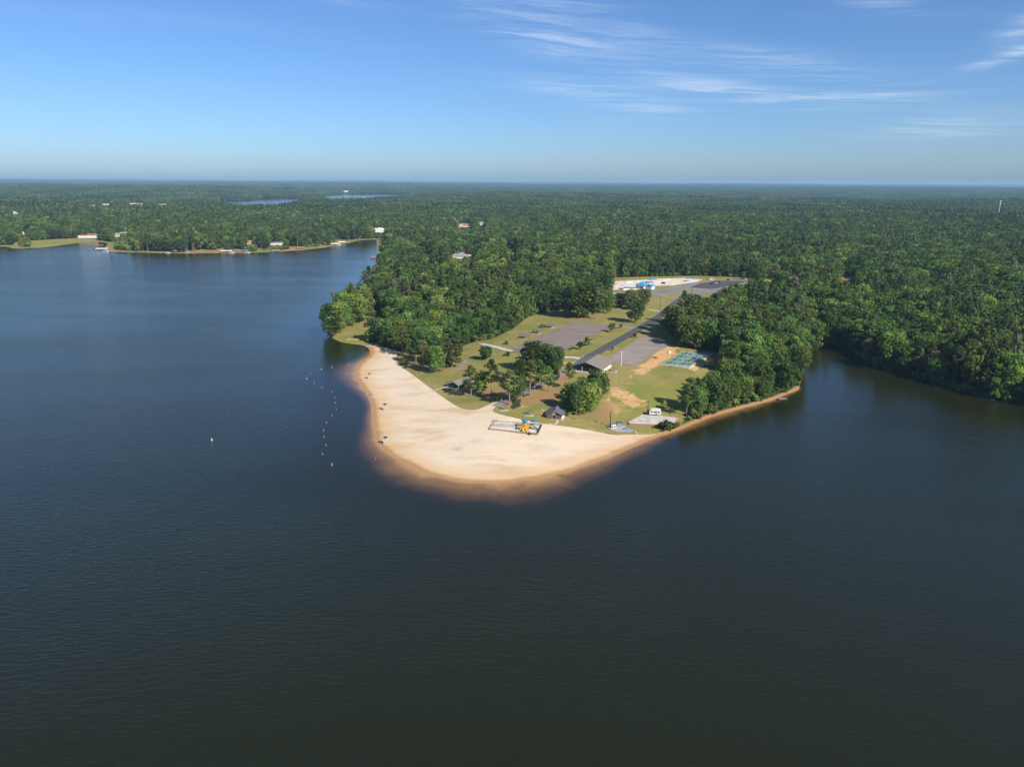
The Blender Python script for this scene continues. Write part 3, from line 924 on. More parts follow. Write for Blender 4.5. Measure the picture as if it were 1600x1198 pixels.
def make_variant(kind, seed, detail):
    """A tree's meshes at its natural size. detail: sprays per lobe and spray size."""
    g = np.random.default_rng(seed)
    k = Kind(); k.kind = kind
    per, size, nl = detail
    if kind == 'broadleaf_tree':
        k.H = 20.0; k.rad = g.uniform(5.4, 7.0); low = g.uniform(2.2, 4.4)
        lb = lobes_broadleaf(g, k.H, k.rad, low, nl); fl = 0.85
        r0 = 0.34
    elif kind == 'pine_tree':
        k.H = 24.0; k.rad = g.uniform(4.2, 5.4); low = g.uniform(8.5, 12.5)
        lb = lobes_pine(g, k.H, k.rad, low, int(nl * 1.35)); fl = 0.55
        r0 = 0.30
    elif kind == 'sapling':
        k.H = 5.0; k.rad = 1.6; low = 1.1
        lb = lobes_broadleaf(g, k.H, k.rad, low, 9); fl = .9; r0 = 0.10; size *= .5; per *= 12
    elif kind == 'round_tree':
        k.H = 9.0; k.rad = 3.9; low = 1.5
        lb = [((1.2 * math.cos(a), 1.2 * math.sin(a), z), 2.6, 2.5) for a, z in ((0, 4), (1.6, 4.6), (3.1, 4.0), (4.7, 4.7), (.8, 6.0), (3.9, 6.1))] + [((0, 0, 5), 3, 3)]
        fl = .9; r0 = .22
    else:                                        # shrub
        k.H = 3.2; k.rad = 2.0; low = .2
        lb = lobes_broadleaf(g, k.H, k.rad, low, 7); fl = .9; r0 = .08; size *= .62; per *= 5
    V, F, s = sprays(lb, per, size, g, fl)
    k.crown = new_mesh('crown', V, F, M_LEAF, fattr={'spray': s})
    mb = trunk_mb(g, k.H, r0, lb, 5 if kind != 'shrub' else 3, g.uniform(-.5, .5))
    k.trunk = new_mesh('trunk', mb.v, mb.f, M_PINE_BARK if kind == 'pine_tree' else M_BARK)
    k.leaf = (V, F, s); k.tr = mb
    return k


NEAR = {'broadleaf_tree': [make_variant('broadleaf_tree', 100 + i, (62, 0.50, 20)) for i in range(7)],
        'pine_tree': [make_variant('pine_tree', 200 + i, (66, 0.52, 20)) for i in range(6)],
        'sapling': [make_variant('sapling', 300 + i, (40, 0.5, 9)) for i in range(2)],
        'round_tree': [make_variant('round_tree', 330, (150, 0.5, 7))],
        'shrub': [make_variant('shrub', 350 + i, (34, 0.5, 7)) for i in range(2)]}

TINTS = {k: (1.92 * v[0], 1.95 * v[1], 2.15 * v[2]) for k, v in {'dark green': (0.034, 0.056, 0.017), 'mid green': (0.050, 0.078, 0.020), 'bright green': (0.078, 0.112, 0.024), 'olive green': (0.066, 0.080, 0.025),
         'yellowish green': (0.110, 0.122, 0.028), 'grey green': (0.060, 0.074, 0.036), 'brownish': (0.085, 0.070, 0.038)}.items()}


def put_tree(kind, x, y, height, tint, label, cat, group=None, width=1.0, variant=None):
    vs_ = NEAR[kind]
    k = vs_[rng.integers(len(vs_))] if variant is None else vs_[variant % len(vs_)]
    z = float(zat([[x, y]])[0])
    t = thing(kind, label, cat, (x, y, z - .1), float(rng.uniform(0, 6.28)), group)
    s = height / k.H
    t.scale = (s * width, s * width, s)
    c = link('crown', k.crown, t); c.color = (*TINTS[tint], 1)
    link('trunk', k.trunk, t)
    return t


# ------------------------------------------------------------------ where the woods are
OPEN = [LAWN_POLY, SPIT_POLY, MARSH_POLY, BEACH_POLY] + [ribbon(ROAD_PTS, 14)]
OPEN += [at_poly([(955, 470), (930, 437), (1000, 432), (1090, 430.5), (1180, 434), (1300, 430), (1300, 436), (1240, 438), (1170, 447), (1110, 463), (1060, 490), (1040, 480)])]


def clearing(x0, x1, yb, tree=24.0, deep=8.0):
    """The open ground round a house and the gap in the trees in front of it."""
    p = at((x0 + x1) / 2, yb)
    r = math.hypot(p[0], p[1]); front = tree * r / max(CAM_H - p[2], 60) * 1.24
    a0, a1 = (math.atan2(*at(x, yb)[:2]) for x in (x0, x1))
    return np.array([(q * math.sin(a), q * math.cos(a)) for q, a in ((r + deep, a0), (r + deep, a1), (r - front, a1), (r - front, a0))])


HOUSES = [  # picture x0, x1, base row, eave height, roof rise, wall, roof, label
    (705, 728, 405, 4.5, 5.5, 'white', 'slate', 'white two storey house with a big grey hipped roof among the trees', True),
    (658, 676, 401.5, 3.0, 3.2, 'tan', 'orange', 'low house with an orange tiled roof beside the white grey-roofed house', True),
    (683, 690, 404, 4.0, 3.0, 'cream', 'orange', 'narrow cream gable end peeping out between two wooded houses', False),
    (729, 740, 402.5, 2.6, 1.6, 'tan', 'tan', 'low tan garage beside the white grey-roofed house', False),
    (791, 801, 391, 4.5, 4.0, 'tan', 'tanroof', 'tan gabled house standing above the blue house in the wood', False),
    (791, 806, 402.5, 4.0, 2.5, 'blue', 'slate', 'blue sided house with a grey roof deep in the wood', False),
    (829, 837, 397.5, 3.5, 2.5, 'white', 'white', 'small white gabled house alone in the dense wood', False),
    (715, 736, 356, 5.5, 5.0, 'cream', 'redbrown', 'large cream house with red brown gables and white porch on the rise', False),
    (748, 756, 353.5, 6.5, 4.0, 'white', 'slate', 'tall narrow white house beside the large cream house', False),
    (122, 156, 372, 5.5, 3.4, 'white', 'red', 'white lakeside house with a red roof above the marsh meadow', True),
    (178, 197, 370.5, 5.0, 4.5, 'cream', 'slate', 'pale house with grey roof half hidden on the wooded point', False),
    (194, 200, 361, 4.5, 3.0, 'white', 'white', 'small white house above the trees of the point', False),
    (422, 444, 383, 3.6, 1.6, 'white', 'slate', 'long low white house on the lawn of the far bank', True),
    (584, 601, 364, 7.5, 3.5, 'white', 'whiteblue', 'tall white house with pointed dormers beside the narrow inlet', False),
    (384, 396, 382, 4.0, 3.0, 'tan', 'redbrown', 'tan house in the shade of the far bank trees', False),
    (203, 224, 319.5, 4.0, 3.6, 'white', 'redbrown', 'distant white house with a reddish roof in the wood', False),
    (160, 172, 321, 4.0, 3.6, 'cream', 'tan', 'distant cream house beyond the wooded point', False),
    (19, 30, 334, 4.0, 3.6, 'white', 'slate', 'distant white house by the far field', False),
    (34, 40, 368, 4.5, 3.2, 'white', 'white', 'small white house in the trees behind the marsh meadow', False),
    (248, 260, 321, 4.0, 3.0, 'tan', 'tan', 'distant tan house before the far lake', False),
    (538, 545, 300, 9.0, 3.0, 'white', 'white', 'white block on the far shore of the distant lake', False),
    (142, 150, 322.5, 4.0, 3.0, 'tan', 'slate', 'distant tan house left of the cream one beyond the wooded point', False)]
GLADES = [clearing(h[0] - 3, h[1] + 3, h[2]) for h in HOUSES]
OPEN += GLADES
OPEN += [at_poly([(1040, 482), (1085, 462), (1110, 455), (1170, 443), (1215, 440), (1215, 468), (1170, 478), (1120, 490), (1085, 503), (1050, 510)]), clearing(1225, 1252, 437, 20, 6), clearing(1308, 1342, 434, 20, 6)]
OPEN += [clearing(1553, 1569, 331, 22, 4), clearing(1180, 1215, 443, 14, 8)]
CPX_FRONT = clearing(934, 962, 462, 12, 10)
OPEN_BB = [(p.min(0), p.max(0)) for p in OPEN]


def is_open(P):
    o = np.zeros(len(P), bool)
    for p, (lo, hi) in zip(OPEN, OPEN_BB):
        k = np.where((P[:, 0] >= lo[0]) & (P[:, 0] <= hi[0]) & (P[:, 1] >= lo[1]) & (P[:, 1] <= hi[1]))[0]
        if len(k): o[k] |= inside(P[k], p)
    return o


def vnoise(P, lam, seed):
    g = np.random.default_rng(seed); v = np.zeros(len(P))
    for _ in range(7):
        a = g.uniform(0, 6.28); k = 2 * math.pi / (lam * g.uniform(.6, 1.6))
        v += np.sin(k * (P[:, 0] * math.cos(a) + P[:, 1] * math.sin(a)) + g.uniform(0, 6.28))
    return v / 2.65


def scatter(r0, r1, step, jit, half_angle):
    n = int(r1 * math.sin(half_angle) * 2 / step) + 1; m = int((r1 - r0 * math.cos(half_angle)) / step) + 1
    gx, gy = np.meshgrid((np.arange(n) - n / 2) * step, r0 * math.cos(half_angle) + np.arange(m) * step)
    gx = gx + (np.arange(m) % 2)[:, None] * step / 2
    P = np.stack([gx.ravel(), gy.ravel()], 1) + rng.uniform(-jit, jit, (gx.size, 2)) * step
    r = np.hypot(P[:, 0], P[:, 1]); a = np.abs(np.arctan2(P[:, 0], P[:, 1]))
    return P[(r >= r0) & (r < r1) & (a < half_angle)]


FAR_R = 2300.0
D = scatter(FAR_R + 40, 19000, 84.0, 0.10, R(41))
D = D[grid_read(G_D, D) > 40]
touch = np.zeros(len(D), bool)
for ox in (-40, -20, 0, 20, 40):
    for oy in (-40, -20, 0, 20, 40): touch |= is_open(D + [ox, oy])
BROKEN = D[touch]
D = D[~touch]
W = scatter(330, FAR_R, 7.3, 0.36, R(42))
gx, gy = np.meshgrid(np.arange(-40, 41, 8.0), np.arange(-40, 41, 8.0))
W = np.vstack([W] + [c + np.stack([gx.ravel(), gy.ravel()], 1) + rng.uniform(-2.5, 2.5, (gx.size, 2)) for c in BROKEN])
wd_ = grid_read(G_D, W); wr_ = np.hypot(W[:, 0], W[:, 1])
far_bank = (W[:, 0] < 30) & (wr_ > 700) & (wr_ < 2000)
bx_, _ = to_px(np.column_stack([W, zat(W)]))
bw = 13 + 78 * sstep(285, 330, bx_) * sstep(560, 500, bx_) * (0.55 + 0.45 * np.sin(bx_ * 0.11) * np.sin(bx_ * 0.037 + 1)) * (rng.uniform(size=len(W)) < .86)
okk = (wd_ > np.where(far_bank, bw, 1.8)) & ~is_open(W)
okk &= rng.uniform(size=len(W)) > 0.05 + 0.16 * sstep(.6, 1.6, vnoise(W, 60, 41))
W, wd_, wr_ = W[okk], wd_[okk], wr_[okk]
pine_prob = 0.20 + 0.30 * vnoise(W, 90, 5) + 0.16 * vnoise(W, 500, 6)
w_pine = rng.uniform(size=len(W)) < pine_prob
hgt = np.where(w_pine, rng.uniform(19, 28, len(W)), rng.uniform(14, 23, len(W))) * (1 + 0.13 * vnoise(W, 55, 8) + 0.08 * vnoise(W, 190, 18))
edge = sstep(12, 2, wd_) * (rng.uniform(size=len(W)) < 0.8)
hgt *= 1 - 0.38 * edge
w_pine &= ~((edge > .4) & (rng.uniform(size=len(W)) < .6))
fringe = is_open(W + [0, -10]) | is_open(W + [7, -7]) | is_open(W + [-7, -5])
w_pine &= ~(fringe & (rng.uniform(size=len(W)) < .8))
hgt = np.where(fringe & (rng.uniform(size=len(W)) < .55), hgt * .68, hgt)
hgt = np.where(~w_pine & (hgt > 24), 24, hgt)
# trees of the right-hand wood stay lower where they stand in front of the courts
cx_, cy_px = to_px(np.column_stack([W, zat(W)]))
lowz = (cx_ > 1072) & (cx_ < 1150) & (cy_px > 585) & (cy_px < 660)
hgt = np.where(lowz, np.minimum(hgt, 9 + (cx_ - 1072) * 0.12 + np.maximum(0, cy_px - 620) * .12), hgt)
tint_names = ['dark green', 'mid green', 'bright green', 'olive green', 'yellowish green', 'grey green', 'brownish']
tn = vnoise(W, 45, 9) * .75 + vnoise(W, 260, 19) * .35 + rng.normal(size=len(W)) * .6
w_tint = np.where(w_pine, np.where(tn < -.2, 0, np.where(tn < .55, 3, np.where(tn < 1.2, 5, 1))), np.where(tn < -.75, 0, np.where(tn < .35, 1, np.where(tn < 1.15, 2, np.where(tn < 1.75, 3, 4)))))

w_tint = np.where(~w_pine & (rng.uniform(size=len(W)) < .018), 6, w_tint)

# the largest in the picture become things of their own
in_frame = (cx_ > -12) & (cx_ < 1612) & (wr_ < 700)
chosen = np.zeros(len(W), bool)
N_OWN = 255
front = np.minimum(wd_, 40)
score = wr_ + 1.2 * front
for flag in (True, False):
    k = np.where(in_frame & (w_pine == flag))[0]
    chosen[k[np.argsort(score[k])[:N_OWN]]] = True


def zone(px_, py_):
    if px_ > 1330: return 'on the far cove bank'
    if px_ > 1225: return 'at the cove head'
    if px_ > 1118: return 'on the jetty point'
    if px_ > 1030: return 'beside the blue courts' if py_ > 560 else 'behind the blue courts'
    if px_ < 620: return 'behind the grass spit'
    if px_ < 745: return 'behind the beach end'
    return 'behind the upper car park'


ORD = 'first second third fourth fifth sixth seventh eighth ninth tenth eleventh twelfth thirteenth fourteenth fifteenth sixteenth seventeenth eighteenth nineteenth twentieth'.split()
NUM = 'one two three four five six seven eight nine ten eleven twelve thirteen fourteen fifteen sixteen seventeen eighteen nineteen twenty'.split()
ORD += ['twenty-' + w for w in ORD[:9]] + ['thirtieth'] + ['thirty-' + w for w in ORD[:9]]
NUM += ['twenty-' + w for w in NUM[:9]] + ['thirty'] + ['thirty-' + w for w in NUM[:9]]
own, by_label = [], {}
for i in np.where(chosen)[0]:
    size = ('low' if hgt[i] < 15 else 'mid-height' if hgt[i] < 20 else 'tall') if not w_pine[i] else ('low' if hgt[i] < 19 else 'mid-height' if hgt[i] < 24 else 'tall')
    row = 'waterside' if wd_[i] < 9 else 'second-row' if wd_[i] < 20 else 'inland'
    key = (size, tint_names[w_tint[i]], row, bool(w_pine[i]), zone(cx_[i], cy_px[i]))
    by_label.setdefault(key, []).append(i); own.append((i, key))
for i, key in own:
    size, tint, row, pine, z_ = key
    same = sorted(by_label[key], key=lambda j: cx_[j])
    lab = f'{size} {tint} {row} {"pine" if pine else "broadleaf tree"} {z_}'
    if 1 < len(same) <= 39: lab = f'{ORD[same.index(i)]} from left of {NUM[len(same) - 1]} {size} {tint} {row} {"pines" if pine else "broadleaf trees"} {z_}'
    put_tree('pine_tree' if pine else 'broadleaf_tree', W[i, 0], W[i, 1], hgt[i], tint, lab, 'pine' if pine else 'tree', f'{"pines" if pine else "broadleaf trees"} {z_}', width=float(rng.uniform(.85, 1.15)))


# ------------------------------------------------------------------ the rest of the woods: two masses, instanced copies of simpler trees
def source_collection(name, objs):
    c = bpy.data.collections.new(name)
    for o in objs: c.objects.link(o)
    return c


_wl = {}


def wood_leaf(c):
    if c not in _wl: _wl[c] = m_leaf(c)
    return _wl[c]


def mid_variant(kind, seed, detail, tint):
    k = make_variant(kind, seed, detail)
    V, F, s = k.leaf
    tv_, tf_ = np.array(k.tr.v), k.tr.f
    F2 = [list(map(int, f)) for f in F] + [[j + len(V) for j in f] for f in tf_]
    me = new_mesh('simple_' + kind, np.vstack([V, tv_]), F2, [wood_leaf(TINTS[tint]), M_PINE_BARK if kind == 'pine_tree' else M_BARK], fattr={'spray': np.concatenate([s, np.full(len(tf_), .5)])},
                  fmat=[0] * len(F) + [1] * len(tf_))
    o = bpy.data.objects.new('simple_' + kind, me); o['kind'] = 'stuff'
    return o, k.H


def instancer(name, P, z, rot, scl, idx, coll):
    me = bpy.data.meshes.new(name)
    me.vertices.add(len(P)); me.vertices.foreach_set('co', np.column_stack([P, z]).astype(np.float32).ravel())
    for nm, ty, v in (('turn', 'FLOAT_VECTOR', np.column_stack([np.zeros(len(P)), np.zeros(len(P)), rot])), ('grow', 'FLOAT_VECTOR', scl), ('pick', 'INT', idx)):
        a = me.attributes.new(nm, ty, 'POINT')
        if ty == 'INT': a.data.foreach_set('value', np.asarray(v, np.int32))
        else: a.data.foreach_set('vector', np.asarray(v, np.float32).ravel())
    o = link(name, me)
    o['kind'] = 'stuff'
    g = bpy.data.node_groups.new(name + '_nodes', 'GeometryNodeTree')
    g.interface.new_socket('Geometry', in_out='INPUT', socket_type='NodeSocketGeometry')
    g.interface.new_socket('Geometry', in_out='OUTPUT', socket_type='NodeSocketGeometry')
    n, l = g.nodes, g.links
    i_, o_ = n.new('NodeGroupInput'), n.new('NodeGroupOutput')
    ci = n.new('GeometryNodeCollectionInfo'); ci.inputs['Collection'].default_value = coll
    ci.inputs['Separate Children'].default_value = True; ci.inputs['Reset Children'].default_value = True
    ip = n.new('GeometryNodeInstanceOnPoints'); ip.inputs['Pick Instance'].default_value = True
    def na(nm, ty):
        a = n.new('GeometryNodeInputNamedAttribute'); a.data_type = ty; a.inputs['Name'].default_value = nm; return a.outputs[0]
    l.new(i_.outputs[0], ip.inputs['Points']); l.new(ci.outputs[0], ip.inputs['Instance'])
    l.new(na('pick', 'INT'), ip.inputs['Instance Index']); l.new(na('turn', 'FLOAT_VECTOR'), ip.inputs['Rotation']); l.new(na('grow', 'FLOAT_VECTOR'), ip.inputs['Scale'])
    l.new(ip.outputs[0], o_.inputs[0])
    o.modifiers.new('scatter', 'NODES').node_group = g
    return o


# sources sorted by name in the collection, so number them
srcs, hs = [], []
for j, (kind, tint) in enumerate([('broadleaf_tree', t) for t in ('dark green', 'mid green', 'bright green', 'olive green', 'yellowish green', 'mid green', 'brownish')] +
                                 [('pine_tree', t) for t in ('dark green', 'olive green', 'grey green', 'mid green')]):
    o, H_ = mid_variant(kind, 500 + j, (44, 0.60, 15) if j < 20 else 0, tint)
    o.name = f'wood_source_{j:02d}'
    srcs.append(o); hs.append(H_)
SRC = source_collection('wood_sources', srcs)
pick_b = {0: [0], 1: [1, 5], 2: [2], 3: [3], 4: [4], 5: [1], 6: [6]}
pick_p = {0: [7], 1: [10], 2: [8], 3: [8], 4: [8], 5: [9], 6: [8]}
rest = np.where(~chosen)[0]
pick = np.array([(pick_p if w_pine[i] else pick_b)[int(w_tint[i])][0] if rng.uniform() < .6 or w_pine[i] else (pick_b[int(w_tint[i])][-1]) for i in rest])
sc = hgt[rest] / np.array(hs)[pick]
wdt = sc * rng.uniform(.88, 1.22, len(rest))
woods = instancer('woodland', W[rest], zat(W[rest]) - .2, rng.uniform(0, 6.28, len(rest)), np.column_stack([wdt, wdt, sc]), pick, SRC)
woods['label'] = 'dense mixed wood of pines and leafy trees covering the land'

# undergrowth along the edges of the woods
U = scatter(330, 1000, 3.6, 0.45, R(40))
ud = grid_read(G_D, U); uo = is_open(U)
big = is_open(U + [0, -7]) | is_open(U + [5, -5]) | is_open(U + [-6, -2])
us = (ud > 0.8) & ~uo & ((ud < 7) | big) & (rng.uniform(size=len(U)) < .75)
U = U[us]
sh_src = []
for j, t in enumerate(('mid green', 'bright green', 'olive green')):
    o, H_ = mid_variant('shrub', 700 + j, (26, .6, 6), t); o.name = f'bush_source_{j:02d}'; sh_src.append(o)
us_ = rng.uniform(.5, 1.35, len(U))
for gq in GLADES:
    n_ = min(400, int(abs((gq[1] - gq[0])[0] * (gq[3] - gq[0])[1] - (gq[1] - gq[0])[1] * (gq[3] - gq[0])[0]) / 22))
    f_, s_ = rng.uniform(0, 1, n_)[:, None], rng.uniform(.16, 1, n_)[:, None]
    gp = (gq[0] * (1 - f_) + gq[1] * f_) * (1 - s_) + (gq[3] * (1 - f_) + gq[2] * f_) * s_
    gp = gp[grid_read(G_D, gp) > 16]
    U = np.vstack([U, gp]); us_ = np.concatenate([us_, rng.uniform(.9, 2.3, len(gp))])
und = instancer('undergrowth', U, zat(U) - .1, rng.uniform(0, 6.28, len(U)), np.column_stack([us_ * 1.1, us_ * 1.1, us_]), rng.integers(0, 3, len(U)), source_collection('bush_sources', sh_src))
und['label'] = 'low bushes along the edge of the woods and the banks'


# beyond: whole stands of trees
def stand(seed, size=95.0, n_side=12):
    g = np.random.default_rng(seed)
    Vs, Fs, sp, b = [], [], [], 0
    for i in range(n_side):
        for j in range(n_side):
            x, y = ((np.array([i, j]) + .5 + g.uniform(-.42, .42, 2)) / n_side - .5) * size
            pine = g.uniform() < .42
            H_ = g.uniform(16, 26) if pine else g.uniform(10, 21)
            rad = g.uniform(3.4, 4.6) if pine else g.uniform(4.8, 6.6)
            k = 26
            d = g.normal(size=(k, 3)); d[:, 2] = np.abs(d[:, 2]) * 1.1 - .35
            d /= np.linalg.norm(d, axis=1)[:, None]
            p = np.array([x, y, H_ - rad * 1.5]) + d * np.array([rad, rad, rad * 1.5]) * g.uniform(.6, 1.0, (k, 1))
            nn = d + g.normal(size=(k, 3)) * .4; nn /= np.linalg.norm(nn, axis=1)[:, None]
            a = np.cross(nn, g.normal(size=(k, 3))); a /= np.linalg.norm(a, axis=1)[:, None]; c = np.cross(nn, a)
            s = rad * .42 * g.uniform(.7, 1.2, (k, 1)); a *= s; c *= s
            q = np.stack([p - a - c * .6, p + a * .7 - c, p + a + c * .6, p - a * .7 + c], 1).reshape(-1, 3)
            Vs.append(q); Fs.append(np.arange(4 * k).reshape(-1, 4) + b); b += 4 * k
            sp.append(np.clip(g.uniform(.0, .9) + g.normal(size=k) * .12, 0, 1))
    return np.vstack(Vs), np.vstack(Fs), np.concatenate(sp)


st = []
for j in range(6):
    V, F, s = stand(900 + j)
    o = bpy.data.objects.new(f'stand_source_{j:02d}', new_mesh('stand_of_trees', V, F, wood_leaf([(1.62 * r_, 1.70 * g_, 1.95 * b_) for r_, g_, b_ in [(0.032, 0.052, 0.018), (0.038, 0.060, 0.019), (0.045, 0.070, 0.020), (0.050, 0.076, 0.021), (0.058, 0.084, 0.022), (0.072, 0.090, 0.025)]][j]), fattr={'spray': s}))
    o['kind'] = 'stuff'
    st.append(o)
near_d = np.hypot(D[:, 0], D[:, 1])
sc = rng.uniform(.92, 1.15, len(D))
far_woods = instancer('distant_forest', D, zat(D) - .5, rng.integers(0, 4, len(D)) * math.pi / 2 + rng.uniform(-.2, .2, len(D)), np.column_stack([sc, sc, sc * rng.uniform(.9, 1.15, len(D))]), np.clip(np.round(2.5 + 1.6 * vnoise(D, 420, 29) + rng.normal(size=len(D)) * .9), 0, 5).astype(int), source_collection('stand_sources', st))
far_woods['label'] = 'endless hazy forest running out to the horizon'

